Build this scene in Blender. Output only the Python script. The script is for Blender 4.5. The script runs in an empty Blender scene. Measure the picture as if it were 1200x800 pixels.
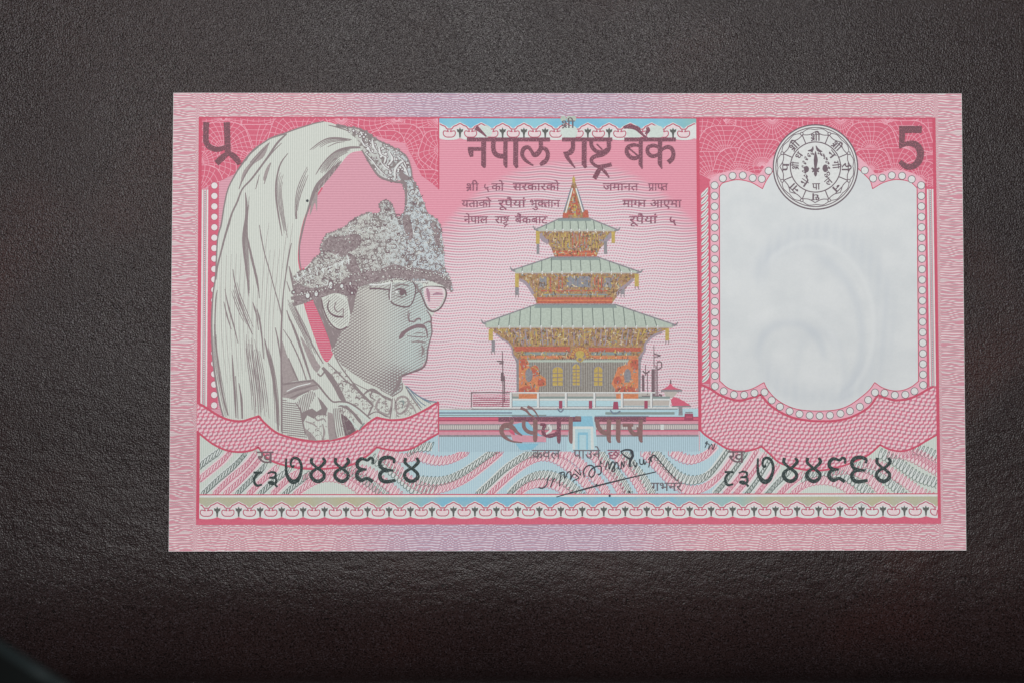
import bpy, math, random
import numpy as np
from mathutils import Vector, Matrix
from mathutils.geometry import tessellate_polygon
random.seed(7); rng = np.random.default_rng(7)
sc = bpy.context.scene
C = sc.collection
# ------------------------------------------------------------------ camera
cam_d = bpy.data.cameras.new('camera'); cam = bpy.data.objects.new('camera', cam_d); C.objects.link(cam)
cam_d.sensor_width = 36; cam_d.lens = 72; cam_d.clip_start = .005; cam_d.clip_end = 20
CAM = Vector((-0.011375, -0.019688, 0.314365)); ROT = (0.0524116, -0.0086809, -0.0000886)
cam.location = CAM; cam.rotation_euler = ROT
cam_d.dof.use_dof = True; cam_d.dof.focus_distance = .3144; cam_d.dof.aperture_fstop = 72 / 3.6 * 1.0
sc.camera = cam
# ------------------------------------------------------------------ light
w = bpy.data.worlds.new('World'); sc.world = w; w.use_nodes = True
w.node_tree.nodes['Background'].inputs[0].default_value = (.9, .9, .95, 1)
w.node_tree.nodes['Background'].inputs[1].default_value = .07
def area(name, loc, target, size, power, col, sy=None):
    d = bpy.data.lights.new(name, 'AREA'); d.size = size; d.energy = power; d.color = col
    if sy: d.shape = 'RECTANGLE'; d.size_y = sy
    o = bpy.data.objects.new(name, d); C.objects.link(o); o.location = loc
    o.rotation_euler = (Vector(target) - Vector(loc)).to_track_quat('-Z', 'Y').to_euler()
    return o
area('window_light', (-.02, .14, .67), (-.01, .02, 0), .13, 3.55, (1, .985, .975), .13)
area('fill_light', (-1.0, -.35, .85), (0, 0, 0), .3, 2.5, (1, .985, .965))
sc.view_settings.view_transform = 'Standard'; sc.view_settings.look = 'None'
sc.view_settings.exposure = 0; sc.view_settings.gamma = 1
try: sc.view_settings.use_curve_mapping = False
except Exception: pass
# ------------------------------------------------------------------ plane mapping: drawing coordinates -> metres on the note's plane
def rotm(r):
    cx, sx, cy, sy, cz, sz = math.cos(r[0]), math.sin(r[0]), math.cos(r[1]), math.sin(r[1]), math.cos(r[2]), math.sin(r[2])
    Rx = np.array([[1,0,0],[0,cx,-sx],[0,sx,cx]]); Ry = np.array([[cy,0,sy],[0,1,0],[-sy,0,cy]]); Rz = np.array([[cz,-sz,0],[sz,cz,0],[0,0,1]])
    return Rz @ Ry @ Rx
RM = rotm(ROT); CP = np.array(CAM)
ZT = .0007                                   # top of the paper above the leather
def plane(p, z=ZT):
    p = np.asarray(p, float).reshape(-1, 2)
    d = np.stack([(p[:,0]-600)/2400, -(p[:,1]-400)/2400, -np.ones(len(p))], 1) @ RM.T
    t = (z - CP[2]) / d[:,2]
    return CP[:2] + d[:,:2] * t[:,None]
Q = [(233.2,137.8), (1096,138.6), (1102.5,612.6), (230,614)]      # printed frame
def U(a, b):                                  # frame-aligned coordinates -> drawing coordinates
    s = (a-231.5)/868.; t = (b-138.)/475.
    return ((1-t)*((1-s)*Q[0][0]+s*Q[1][0]) + t*((1-s)*Q[3][0]+s*Q[2][0]),
            (1-t)*((1-s)*Q[0][1]+s*Q[1][1]) + t*((1-s)*Q[3][1]+s*Q[2][1]))
def UL(pts): return [U(*p) for p in pts]
def rect(a0, b0, a1, b1): return UL([(a0,b0),(a1,b0),(a1,b1),(a0,b1)])
# ------------------------------------------------------------------ shader expressions
class X:
    def __init__(s, nt, k): s.nt, s.k = nt, k
    def _m(s, op, *a):
        n = s.nt.nodes.new('ShaderNodeMath'); n.operation = op
        for i, v in enumerate((s,)+a):
            if isinstance(v, X): s.nt.links.new(v.k, n.inputs[i])
            else: n.inputs[i].default_value = v
        return X(s.nt, n.outputs[0])
    def __add__(s, o): return s._m('ADD', o)
    __radd__ = __add__
    def __sub__(s, o): return s._m('SUBTRACT', o)
    def __rsub__(s, o): return (s*-1) + o
    def __mul__(s, o): return s._m('MULTIPLY', o)
    __rmul__ = __mul__
    def __truediv__(s, o): return s._m('DIVIDE', o)
    def sin(s): return s._m('SINE')
    def exp(s): return s._m('EXPONENT')
    def abs(s): return s._m('ABSOLUTE')
    def sqrt(s): return s._m('SQRT')
    def frac(s): return s._m('FRACT')
    def floor(s): return s._m('FLOOR')
    def max(s, o): return s._m('MAXIMUM', o)
    def min(s, o): return s._m('MINIMUM', o)
    def gt(s, o): return s._m('GREATER_THAN', o)
    def ss(s, a, b):
        n = s.nt.nodes.new('ShaderNodeMapRange'); n.interpolation_type = 'SMOOTHSTEP'
        s.nt.links.new(s.k, n.inputs['Value']); n.inputs['From Min'].default_value = a; n.inputs['From Max'].default_value = b
        if a > b:
            n.inputs['From Min'].default_value = b; n.inputs['From Max'].default_value = a
            n.inputs['To Min'].default_value = 1; n.inputs['To Max'].default_value = 0
        return X(s.nt, n.outputs[0])
def lin(c): return tuple(((x/255)/12.92 if x/255 <= .04045 else ((x/255+.055)/1.055)**2.4) for x in c)
G = .86
def col(c): return tuple(min(.9, x/G) for x in lin(c)) + (1,)
def mix(nt, f, a, b):
    n = nt.nodes.new('ShaderNodeMix'); n.data_type = 'RGBA'
    for idx, v in ((0, f), (6, a), (7, b)):
        if isinstance(v, X): nt.links.new(v.k, n.inputs[idx])
        elif isinstance(v, (int, float)): n.inputs[idx].default_value = v
        elif isinstance(v, bpy.types.NodeSocket): nt.links.new(v, n.inputs[idx])
        else: n.inputs[idx].default_value = v if len(v) == 4 else col(v)
    return n.outputs[2]
def noise(nt, vec, scale, detail=2, rough=.5):
    n = nt.nodes.new('ShaderNodeTexNoise'); n.inputs['Scale'].default_value = scale; n.inputs['Detail'].default_value = detail
    n.inputs['Roughness'].default_value = rough
    if vec is not None: nt.links.new(vec, n.inputs['Vector'])
    return X(nt, n.outputs[0])
def material(name, fn, rough=.72, mottle=.10):
    """fn(nt, u, v, uv) -> colour socket or rgb; u,v are drawing pixels in the note's own frame"""
    m = bpy.data.materials.new(name); m.use_nodes = True; nt = m.node_tree; b = nt.nodes['Principled BSDF']
    b.inputs['Roughness'].default_value = rough; b.inputs['Specular IOR Level'].default_value = .22
    uvn = nt.nodes.new('ShaderNodeUVMap'); uvn.uv_map = 'print'
    sep = nt.nodes.new('ShaderNodeSeparateXYZ'); nt.links.new(uvn.outputs[0], sep.inputs[0])
    u = X(nt, sep.outputs[0])*100; v = X(nt, sep.outputs[1])*100
    c = fn(nt, u, v, uvn.outputs[0])
    n = noise(nt, uvn.outputs[0], 38, 3, .7)
    hsv = nt.nodes.new('ShaderNodeHueSaturation')
    val = (n - .5)*(mottle*4) + 1.0
    nt.links.new(val.k, hsv.inputs['Value'])
    if isinstance(c, bpy.types.NodeSocket): nt.links.new(c, hsv.inputs['Color'])
    else: hsv.inputs['Color'].default_value = col(c)
    nt.links.new(hsv.outputs[0], b.inputs['Base Color'])
    # paper tooth
    n2 = noise(nt, uvn.outputs[0], 60, 4, .65); bp = nt.nodes.new('ShaderNodeBump'); bp.inputs['Strength'].default_value = .12; bp.inputs['Distance'].default_value = .00003
    nt.links.new(n2.k, bp.inputs['Height'])
    n3 = noise(nt, uvn.outputs[0], .55, 1); b3 = nt.nodes.new('ShaderNodeBump'); b3.inputs['Strength'].default_value = .5; b3.inputs['Distance'].default_value = .0010
    nt.links.new(n3.k, b3.inputs['Height']); nt.links.new(b3.outputs[0], bp.inputs['Normal']); nt.links.new(bp.outputs[0], b.inputs['Normal'])
    return m
def worn(name, c, under, thr):     # letterpress ink that missed some of the paper's tooth
    return material(name, lambda nt, u, v, uv: mix(nt, noise(nt, uv, 75, 2, .6).ss(thr-.06, thr+.07)*.8, c, under), mottle=.14)
def flat(name, c, **k): return material(name, lambda nt, u, v, uv: c, **k)
TAU = math.tau
INK = flat('brown_ink', (140,128,130)); INKD = flat('dark_brown_ink', (120,102,108), mottle=.18); GREY = flat('grey_ink', (112,104,110), mottle=.14)
NUM = worn('numeral_ink', (118,84,92), (196,120,138), .60)
HEAD = worn('heading_ink', (122,82,95), (196,136,152), .60); SMALLT = worn('small_text_ink', (140,92,110), (206,156,170), .60)
SERIAL = worn('green_black_ink', (50,62,62), (130,140,138), .60); SIGN = flat('signature_ink', (66,70,76))
RED = flat('rose_ink', (204,102,124)); RED2 = flat('deep_rose_ink', (198,88,110)); RLINE = flat('rose_line_ink', (198,116,138))
PALE = flat('pale_tint', (208,214,212)); WHT = flat('bare_paper', (214,217,216)); LEAF = flat('pale_green_tint', (200,212,206))
PINKL = flat('light_rose_ink', (230,170,184)); GRN = flat('green_line_ink', (104,116,112)); COILP = flat('coil_rose_ink', (194,118,138))
TEAL = flat('teal_tint', (176,188,177), mottle=.16); TEALD = flat('teal_shade', (136,150,148)); RIB = flat('rib_ink', (112,122,118))
GOLD = flat('gold_ink', (186,164,98), mottle=.25); OR = flat('orange_ink', (202,132,98), mottle=.3); BRICK = flat('red_brown_ink', (182,104,88), mottle=.3)
SLATE = flat('slate_ink', (140,138,143), mottle=.3); LILAC = flat('lilac_ink', (158,146,156)); STEEL = flat('steel_blue', (120,134,150))
AQUA = flat('aqua_tint', (176,206,214)); SKY = flat('sky_blue', (138,188,208)); BEIGE = flat('beige_tint', (184,178,172)); PLUM = flat('plum_ink', (160,82,104))
ROSEF = flat('soft_rose', (206,150,164))
def mk_tint(c1, c2, pitch, vert=False, lo=.25, hi=.75):
    def f(nt, u, v, uv):
        a = (((u if vert else v)*(TAU/pitch)).sin()*.5+.5).ss(lo, hi)
        return mix(nt, a, c1, c2)
    return f
PORTB = material('portrait_line_tint', mk_tint((192,198,191), (209,213,206), 2.5, True), mottle=.05)
BLUEB = material('water_line_tint', mk_tint((160,185,196), (180,204,214), 2.5, True), mottle=.05)
BEIGEB = material('bank_line_tint', mk_tint((168,160,160), (202,198,194), 2.5, True), mottle=.05)
PINKH = material('rose_line_tint', mk_tint((196,138,154), (220,168,182), 2.0, False, 0., 1.), mottle=.06)
def f_center(nt, u, v, uv):
    rx = v.ss(240, 380)*60 + 182; dv = (v-376).min(0.)/186.
    d = ((((u-668)/rx)*((u-668)/rx)) + dv*dv).sqrt()
    n = noise(nt, uv, 1.4, 1)
    far = mix(nt, ((v*(TAU/2.1)).sin()*.5+.5), (208,132,152), (226,164,179))
    vv = v + (u*(TAU/52)+v*.03).sin()*.9 + (n-.5)*4
    row = vv/3.0
    ln = ((row.frac()-.5).abs()).ss(.17, .33)          # 1 off the line
    alt = (row.floor()*.5).frac().gt(.25)
    dash = ((u*(TAU/3.3) + row.floor()*2.1).sin()*.5+.5)*d.ss(.98,.45)
    lc = mix(nt, alt, (206,140,158), (178,146,158))
    bg = mix(nt, d.ss(1.03,.80), (226,180,192), (221,208,213))
    ln2 = (ln + dash*.75).min(1.0)
    near = mix(nt, ln2, lc, bg)
    return mix(nt, d.ss(1.03, .97), far, near)
CENTER = material('centre_guilloche', f_center, mottle=.05)
def f_border(nt, u, v, uv):
    # horizontal engraved lines pushed about by interlaced diamonds, in two inks
    side = ((u-665).abs()-432).ss(0, 6)                # 1 on the left and right bands
    def tri(x): return (x.frac()-.5).abs()*2
    p = mixf(nt, side, tri(u/62.), tri(v/74.)); q = mixf(nt, side, (v-120)/24., (u/26.))
    w1 = (p*TAU*1.0 + q*2.2).sin()*2.3 + (p*TAU*2 - q*4.0).sin()*1.2
    n = noise(nt, uv, 3.2, 2)
    vv = v + w1*((q*3.0+p*5).sin()*.5+.6) + (n-.5)*5
    l1 = ((vv/3.3).frac()-.5).abs().ss(.16, .33)
    v2 = v - w1*.55 + (n-.5)*4
    l2 = ((v2/2.6+.3).frac()-.5).abs().ss(.12, .34)
    cen = (((u-600).abs()).ss(250, 90))
    bgc = mix(nt, cen, (224,209,211), (212,202,214))
    c2 = mix(nt, cen, (184,156,162), (166,150,170))
    c1 = mix(nt, cen, (202,142,156), (180,146,163))
    a = mix(nt, l2, c2, bgc)
    return mix(nt, l1, c1, a)
def mixf(nt, f, a, b): return a + (b-a)*f
BORDER = material('border_guilloche', f_border, mottle=.05)
def f_basket(nt, u, v, uv):
    vv = v + (u*(TAU/140)).sin()*3.0 + (noise(nt, uv, 2.2, 1)-.5)*6
    row = vv/4.3; r0 = row.floor()
    k = (u/6.0 + r0*.5 + (r0*1.7).sin()*.15).frac()
    t = (row.frac()-.5) + (k-.5)*.55
    dash = ((t.abs()).ss(.40, .24))*(((k-.5).abs()).ss(.46, .32))
    base = mix(nt, ((r0*.5).frac().gt(.25))*(k.ss(.3,.6)), (206,116,138), (172,126,140))
    return mix(nt, dash*.95, base, (228,200,207))
BASKET = material('basket_weave_print', f_basket, mottle=.06)
def f_strip(nt, u, v, uv):
    a = (u-665).abs()
    c = mix(nt, a.ss(150, 190), (128,182,204), (150,184,182))
    c = mix(nt, a.ss(185, 240), c, (180,177,150))
    n = noise(nt, uv, 2.5, 2)
    return mix(nt, n.ss(.35,.75)*.6, c, (176,182,172))
STRIP = material('rainbow_strip', f_strip, mottle=.06)
STRIPT = material('blue_strip', lambda nt,u,v,uv: mix(nt, u.ss(770,822), mix(nt, noise(nt,uv,2.5,2).ss(.35,.7), (122,184,210), (142,196,210)), (140,184,184)), mottle=.05)
def f_lower(nt, u, v, uv):
    a = (u-665).abs(); l = ((u*(TAU/2.5)).sin()*.5+.5)
    c1 = mix(nt, a.ss(150,260), (168,196,208), (190,202,194)); c2 = mix(nt, a.ss(150,260), (188,211,218), (208,214,208))
    return mix(nt, l, c1, c2)
LOWER = material('lower_field_tint', f_lower, mottle=.05)
def f_window(nt, u, v, uv):
    # watermark: the paper itself is a little thicker or thinner in soft arcs
    def arc(cx, cy, rx, ry, w, x0, x1, y0, y1):
        d = (((u-cx)/rx)*((u-cx)/rx) + ((v-cy)/ry)*((v-cy)/ry)).sqrt()
        return ((d-1).abs()).ss(w, 0)*u.ss(x0-9, x0+9)*u.ss(x1+9, x1-9)*v.ss(y0-9, y0+9)*v.ss(y1+9, y1-9)
    dark = arc(957,372,82,100,.26,890,1060,255,470)*.55*((u*(TAU/11)+v*.05).sin()*.25+.8) + arc(948,395,62,92,.14,960,1040,290,470)*.6 \
         + arc(925,430,42,52,.2,885,970,375,420)*.7 + arc(940,330,55,45,.3,880,960,285,330)*.4 + arc(960,450,30,60,.25,930,1010,380,470)*.3
    light = arc(950,382,74,98,.07,900,1040,275,460)*.8 + arc(925,440,60,80,.1,880,990,355,430)*.5 + arc(1000,400,22,90,.3,985,1030,330,470)*.3
    n = noise(nt, uv, 2.2, 4, .6)
    base = mix(nt, n.ss(.3,.75), (204,209,211), (213,217,218))
    c = mix(nt, dark.min(1.0)*.75, base, (191,198,204))
    return mix(nt, light.min(1.0)*.45, c, (217,221,222))
WINDOW = material('watermark_paper', f_window, mottle=.02)
def f_eave(nt, u, v, uv):
    n = noise(nt, uv, 22, 2, .7); n2 = noise(nt, uv, 30, 2, .6); s = ((u*(TAU/3.1)).sin()*.5+.5)
    c = mix(nt, n.ss(.35,.62), (134,110,84), (176,152,108))
    c = mix(nt, n2.ss(.5,.62)*.7, c, (152,132,140))
    return mix(nt, s*.35, c, (178,120,96))
EAVE = material('carved_eave_print', f_eave, mottle=.2)
WALLM = material('wall_line_print', lambda nt,u,v,uv: mix(nt, ((u*(TAU/2.7)).sin()*.5+.5), (128,120,116), (160,158,150)), mottle=.25)
def f_lace(nt, u, v, uv):
    vo = nt.nodes.new('ShaderNodeTexVoronoi'); vo.inputs['Scale'].default_value = 27; nt.links.new(uv, vo.inputs['Vector'])
    d = X(nt, vo.outputs['Distance']); n = noise(nt, uv, 6, 2)
    f = (d + (n-.5)*.9).ss(.78, .50)
    cool = u.ss(420, 500)
    return mix(nt, f, (136,128,128), mix(nt, cool, (190,192,187), (190,200,204)))
LACE = material('crown_lace_print', f_lace, mottle=.15)
SKIN = material('face_tint', lambda nt,u,v,uv: mix(nt, u.ss(430,488), mix(nt, ((u*(TAU/2.5)).sin()*.5+.5), (184,184,178), (200,202,196)), mix(nt, ((u*(TAU/2.5)).sin()*.5+.5), (172,186,184), (194,205,202))), mottle=.05)
COIL0 = PALE
# ------------------------------------------------------------------ the ink plotter: one mesh per printed part
note = bpy.data.objects.new('banknote', None); C.objects.link(note)
note['label'] = 'pink printed paper banknote with crowned portrait and pagoda lying flat on dark leather'
note['category'] = 'banknote'
LAYER = 5.0e-6
PID = [0]
Hrect = None
def print_uv(xy):                             # metres on the note -> note frame pixels /100
    a = PX @ np.vstack([xy.T, np.ones(len(xy))])
    return (a.T)/100.
_src = np.array([plane([Q[i]])[0] for i in range(4)]); _dst = np.array([(231.5,138),(1099.5,138),(1099.5,613),(231.5,613)])
PX = np.linalg.lstsq(np.hstack([_src, np.ones((4,1))]), _dst, rcond=None)[0].T
class Part:
    def __init__(s, name, level, parent=None, label=None, kind=None):
        s.name, s.level, s.parent, s.label, s.kind = name, level, parent or note, label, kind
        s.v, s.z, s.f, s.m, s.mats, s.n, s.k = [], [], [], [], [], 0, 0
        PID[0] += 1; s.off = (PID[0]*.37 % 1)*2e-7
    def mi(s, mat):
        if mat not in s.mats: s.mats.append(mat)
        return s.mats.index(mat)
    def add(s, pts, faces, mat, lift=0, slope=False):
        s.k += 1
        z = ZT + (s.level+lift)*LAYER + (s.k % 79)*5.5e-8 + s.off
        s.v.append(np.asarray(pts, float)); s.z.append(np.full(len(pts), z) + (np.linspace(0, 4e-7, len(pts)) if slope else 0)); i = s.mi(mat)
        s.f += [tuple(a+s.n for a in f) for f in faces]; s.m += [i]*len(faces); s.n += len(pts)
    def fill(s, poly, mat, lift=0, holes=()):
        loops = [[Vector((p[0], p[1], 0)) for p in l] for l in [poly]+list(holes)]
        tri = tessellate_polygon(loops); pts = [p[:2] for l in loops for p in l]
        s.add(pts, [tuple(t) for t in tri], mat, lift)
    def stroke(s, pts, w, mat, lift=0, smooth=True, closed=False):
        p = np.asarray(pts, float); ws = np.broadcast_to(np.asarray(w, float), (len(p),)) if np.ndim(w) == 0 or len(w) == len(p) else np.interp(np.linspace(0,1,len(p)), np.linspace(0,1,len(w)), w)
        if smooth and len(p) > 2: p, ws = catmull(p, ws, closed)
        elif closed: p = np.vstack([p, p[:1]]); ws = np.append(ws, ws[0])
        d = np.gradient(p, axis=0)
        if closed: d[0] = d[-1] = (p[1]-p[0]) + (p[-1]-p[-2])
        L = np.hypot(d[:,0], d[:,1])+1e-9; nn = np.stack([-d[:,1]/L, d[:,0]/L], 1)*ws[:,None]/2
        q = np.empty((2*len(p), 2)); q[0::2] = p+nn; q[1::2] = p-nn
        s.add(q, [(2*i, 2*i+1, 2*i+3, 2*i+2) for i in range(len(p)-1)], mat, lift, True)
    def disc(s, x, y, r, mat, lift=0, ry=None, n=12, ang=0):
        s.add(ell(x, y, r, ry or r, n, ang), [tuple(range(n))], mat, lift)
    def ring(s, x, y, r, w, mat, lift=0, n=20, ry=None, ang=0):
        s.stroke(ell(x, y, r, ry or r, n, ang), w, mat, lift, smooth=False, closed=True)
    def build(s):
        if not s.v: return None
        P = np.vstack(s.v); xy = plane(P); z = np.concatenate(s.z)
        me = bpy.data.meshes.new(s.name); me.from_pydata(np.column_stack([xy, z]).tolist(), [], s.f)
        for m in s.mats: me.materials.append(m)
        me.polygons.foreach_set('material_index', s.m)
        uvs = print_uv(xy); lay = me.uv_layers.new(name='print')
        li = np.empty(len(me.loops), dtype=np.int32); me.loops.foreach_get('vertex_index', li)
        lay.data.foreach_set('uv', uvs[li].ravel())
        me.update()
        # every face looks up
        nrm = np.empty(len(me.polygons)*3); me.polygons.foreach_get('normal', nrm)
        if (nrm[2::3] < 0).any():
            import bmesh
            bm = bmesh.new(); bm.from_mesh(me); bm.faces.ensure_lookup_table()
            bmesh.ops.reverse_faces(bm, faces=[f for f in bm.faces if f.normal.z < 0]); bm.to_mesh(me); bm.free()
        o = bpy.data.objects.new(s.name, me); C.objects.link(o); o.parent = s.parent
        if s.label: o['label'] = s.label
        if s.kind: o['kind'] = s.kind
        return o
def ell(x, y, rx, ry, n, ang=0):
    t = np.arange(n)*TAU/n; c, s_ = math.cos(ang), math.sin(ang); a = rx*np.cos(t); b = ry*np.sin(t)
    return np.stack([x + a*c - b*s_, y + a*s_ + b*c], 1)
def catmull(p, w, closed=False, k=None):
    if closed: P = np.vstack([p[-1:], p, p[:2]]); Wt = np.concatenate([w[-1:], w, w[:2]])
    else: P = np.vstack([2*p[0]-p[1], p, 2*p[-1]-p[-2]]); Wt = np.concatenate([w[:1], w, w[-1:]])
    out, ow = [], []
    for i in range(len(P)-3):
        a, b, c, d = P[i:i+4]; n = k or max(2, min(10, int(np.hypot(*(c-b))/1.6)+1))
        for t in np.arange(n)/n:
            out.append(.5*((2*b)+(c-a)*t+(2*a-5*b+4*c-d)*t*t+(-a+3*b-3*c+d)*t**3)); ow.append(Wt[i+1]*(1-t)+Wt[i+2]*t)
    out.append(P[-2]); ow.append(Wt[-2])
    return np.array(out), np.array(ow)
def sm(pts, closed=False): return [tuple(q) for q in catmull(np.asarray(pts, float), np.ones(len(pts)), closed)[0]]
def inside(poly, q):
    poly = np.asarray(poly, float); q = np.asarray(q, float); r = np.zeros(len(q), bool)
    x, y = q[:,0], q[:,1]; n = len(poly)
    for i in range(n):
        x1, y1 = poly[i]; x2, y2 = poly[(i+1) % n]
        if y1 == y2: continue
        r ^= ((y1 > y) != (y2 > y)) & (x < (x2-x1)*(y-y1)/(y2-y1)+x1)
    return r
def clip_stroke(part, pts, w, mat, poly, lift=0, step=1.0, excl=(), wfn=None, minw=.12):
    p = np.asarray(pts, float); seg = np.hypot(*np.diff(p, axis=0).T); L = np.concatenate([[0], np.cumsum(seg)])
    if L[-1] < step: return
    t = np.arange(0, L[-1], step); q = np.stack([np.interp(t, L, p[:,0]), np.interp(t, L, p[:,1])], 1)
    ok = inside(poly, q)
    for e in excl: ok &= ~inside(e, q)
    ww = np.full(len(q), float(w)) if wfn is None else wfn(q[:,0], q[:,1])
    ok &= ww > minw
    i = 0
    while i < len(q):
        if ok[i]:
            j = i
            while j+1 < len(q) and ok[j+1]: j += 1
            if j-i >= 1: part.stroke(q[i:j+1], ww[i:j+1], mat, lift, smooth=False)
            i = j+1
        else: i += 1
def hatch(part, poly, ang, pitch, wfn, mat, lift=0, step=2.0, bend=0, excl=()):
    P = np.asarray(poly, float); c = P.mean(0); R = np.abs(P-c).max()*1.5
    ca, sa = math.cos(ang), math.sin(ang)
    for k in np.arange(-R, R, pitch):
        t = np.arange(-R, R+step, step); b = k + bend*np.sin(t/R*math.pi/2)**2*R*.1
        clip_stroke(part, np.stack([c[0]+t*ca-b*sa, c[1]+t*sa+b*ca], 1), 1, mat, poly, lift, step, excl, wfn if callable(wfn) else (lambda x, y: np.full(len(x), wfn)))
def gs(x, y, cx, cy, rx, ry): return np.exp(-((x-cx)/rx)**2-((y-cy)/ry)**2)
# ------------------------------------------------------------------ letters
_gl = {}
def glyph(ch, fat=.018):
    if (ch, fat) in _gl: return _gl[ch, fat]
    c = bpy.data.curves.new('g', 'FONT'); c.body = ch;  c.resolution_u = 3; o = bpy.data.objects.new('g', c); C.objects.link(o)
    dg = bpy.context.evaluated_depsgraph_get(); ev = o.evaluated_get(dg); m = ev.to_mesh()
    v = np.array([tuple(x.co)[:2] for x in m.vertices]) if len(m.vertices) else np.zeros((0,2)); f = [tuple(p.vertices) for p in m.polygons]
    ev.to_mesh_clear(); bpy.data.objects.remove(o); bpy.data.curves.remove(c)
    _gl[ch, fat] = (v, f); return v, f
MARKS = 'ेैंँुूृ्'
def layout(s, fat):
    out, x = [], 0.
    i = 0
    while i < len(s):
        ch = s[i]
        if ch == ' ': x += .34; i += 1; continue
        if ch == '1':      # shri
            v, f = glyph('श', fat); out.append((v+[x,0], f)); a = v[:,0].max()
            out.append((np.array([(x+.05,.02),(x+.12,-.06),(x+.42,.22),(x+.36,.28)]), [(0,1,2,3)])); x += a
            v, f = glyph('ी', fat); out.append((v+[x,0], f)); x += .273; i += 1; continue
        if ch == '2':      # shta + ra
            v, f = glyph('ष', fat); out.append((v*[1,.62]+[x,.24], f)); a = v[:,0].max()
            v2, f2 = glyph('ट', fat); out.append((v2*[1,.62]+[x,-.14], f2))
            out.append((np.array([(x+.1,-.32),(x+.18,-.36),(x+.4,-.12),(x+.34,-.06)]), [(0,1,2,3)])); x += a; i += 1; continue
        if ch == '3':      # pra
            v, f = glyph('प', fat); out.append((v+[x,0], f)); a = v[:,0].max()
            out.append((np.array([(x+.05,.02),(x+.12,-.06),(x+.42,.22),(x+.36,.28)]), [(0,1,2,3)])); x += a; i += 1; continue
        v, f = glyph(ch, fat)
        if len(v) == 0: i += 1; continue
        out.append((v+[x,0], f))
        if ch in MARKS: pass
        elif ch in 'ाीो': x += .273
        elif ch == 'ि': x += .273
        elif ch in '०१२३४५६७८९': x += v[:,0].max()+.08
        else: x += v[:,0].max()*(.74 if i+1 < len(s) and s[i+1] == '4' else 1)
        i += 1
        if i < len(s) and s[i] == '4': i += 1
    return out, x
def text(part, s, x0, x1, ytop, ybase, mat, lift=0, fat=.018, ang=0, center=None):
    lay, wd = layout(s, fat); sx = (x1-x0)/wd; sy = (ybase-ytop)/.622
    for v, f, sh in [(v, f, sh) for v, f in lay for sh in ((-fat*.7, fat*.7) if fat > .004 else (0,))]:
        v = v+[sh, sh*.35]
        q = np.stack([x0+v[:,0]*sx, ybase-v[:,1]*sy], 1)
        if center is not None:
            ca, sa = math.cos(ang), math.sin(ang); d = q-np.array([(x0+x1)/2, (ytop+ybase)/2])
            q = np.stack([center[0]+d[:,0]*ca-d[:,1]*sa, center[1]+d[:,0]*sa+d[:,1]*ca], 1)
        part.add(q, f, mat, lift)
D = math.radians
flatdart = flat('dart_ink', (96,98,96)); ARCH = flat('arch_ink', (184,98,118))
# ================================================================== SETTING: leather
def leather_mat():
    m = bpy.data.materials.new('dark_leather'); m.use_nodes = True; nt = m.node_tree; b = nt.nodes['Principled BSDF']
    tc = nt.nodes.new('ShaderNodeTexCoord'); vec = tc.outputs['Object']
    def vor(scale, feat='F1'):
        v = nt.nodes.new('ShaderNodeTexVoronoi'); v.feature = feat; v.inputs['Scale'].default_value = scale; nt.links.new(vec, v.inputs['Vector']); return X(nt, v.outputs['Distance'])
    big = noise(nt, vec, 14, 3); mid = noise(nt, vec, 60, 3)
    cell = vor(1300).ss(0, .8); cell2 = vor(800)
    grain = noise(nt, vec, 4300, 1, .6); pores = noise(nt, vec, 1500, 2, .6)
    sepn = nt.nodes.new('ShaderNodeSeparateXYZ'); nt.links.new(vec, sepn.inputs[0]); yy = X(nt, sepn.outputs[1])
    front = yy.ss(.01, -.04)                       # coarser pebbling towards the front edge
    h = (cell*-.5 + cell2*-.35)*(front*.5+.25) + grain*(1.7-front*.4) + pores*.7 + mid*.5
    bp = nt.nodes.new('ShaderNodeBump'); bp.inputs['Strength'].default_value = .8; bp.inputs['Distance'].default_value = .00006
    nt.links.new(h.k, bp.inputs['Height']); nt.links.new(bp.outputs[0], b.inputs['Normal'])
    c = mix(nt, big.ss(.35,.7), (31,21,21), (40,27,26)); c = mix(nt, noise(nt, vec, 26, 2).ss(.52,.72)*.8, c, (50,24,21))
    c = mix(nt, grain.ss(.53,.68)*(pores.ss(.3,.6)*(front*-.5+1.0)), c, (62,57,62)); c = mix(nt, grain.ss(.48,.34)*.9, c, (5,4,4))  # pale grain specks: glints of the leather painted into its colour
    nt.links.new(c, b.inputs['Base Color'])
    r = big*.16+.19; nt.links.new((r+grain*.12).k, b.inputs['Roughness']); b.inputs['Specular IOR Level'].default_value = .19
    return m
LEATHER = leather_mat()
def vnoise(x, y, s, seed=0):
    r = np.random.default_rng(seed).random((128,128)); X_ = (x*s) % 128; Y_ = (y*s) % 128
    i, j = X_.astype(int), Y_.astype(int); a, b = X_-i, Y_-j; a = a*a*(3-2*a); b = b*b*(3-2*b)
    i1, j1 = (i+1) % 128, (j+1) % 128
    return (r[i,j]*(1-a)*(1-b)+r[i1,j]*a*(1-b)+r[i,j1]*(1-a)*b+r[i1,j1]*a*b)-.5
YE = -0.0340                                   # where the leather starts rolling over its front edge
RB = .0228
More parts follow.
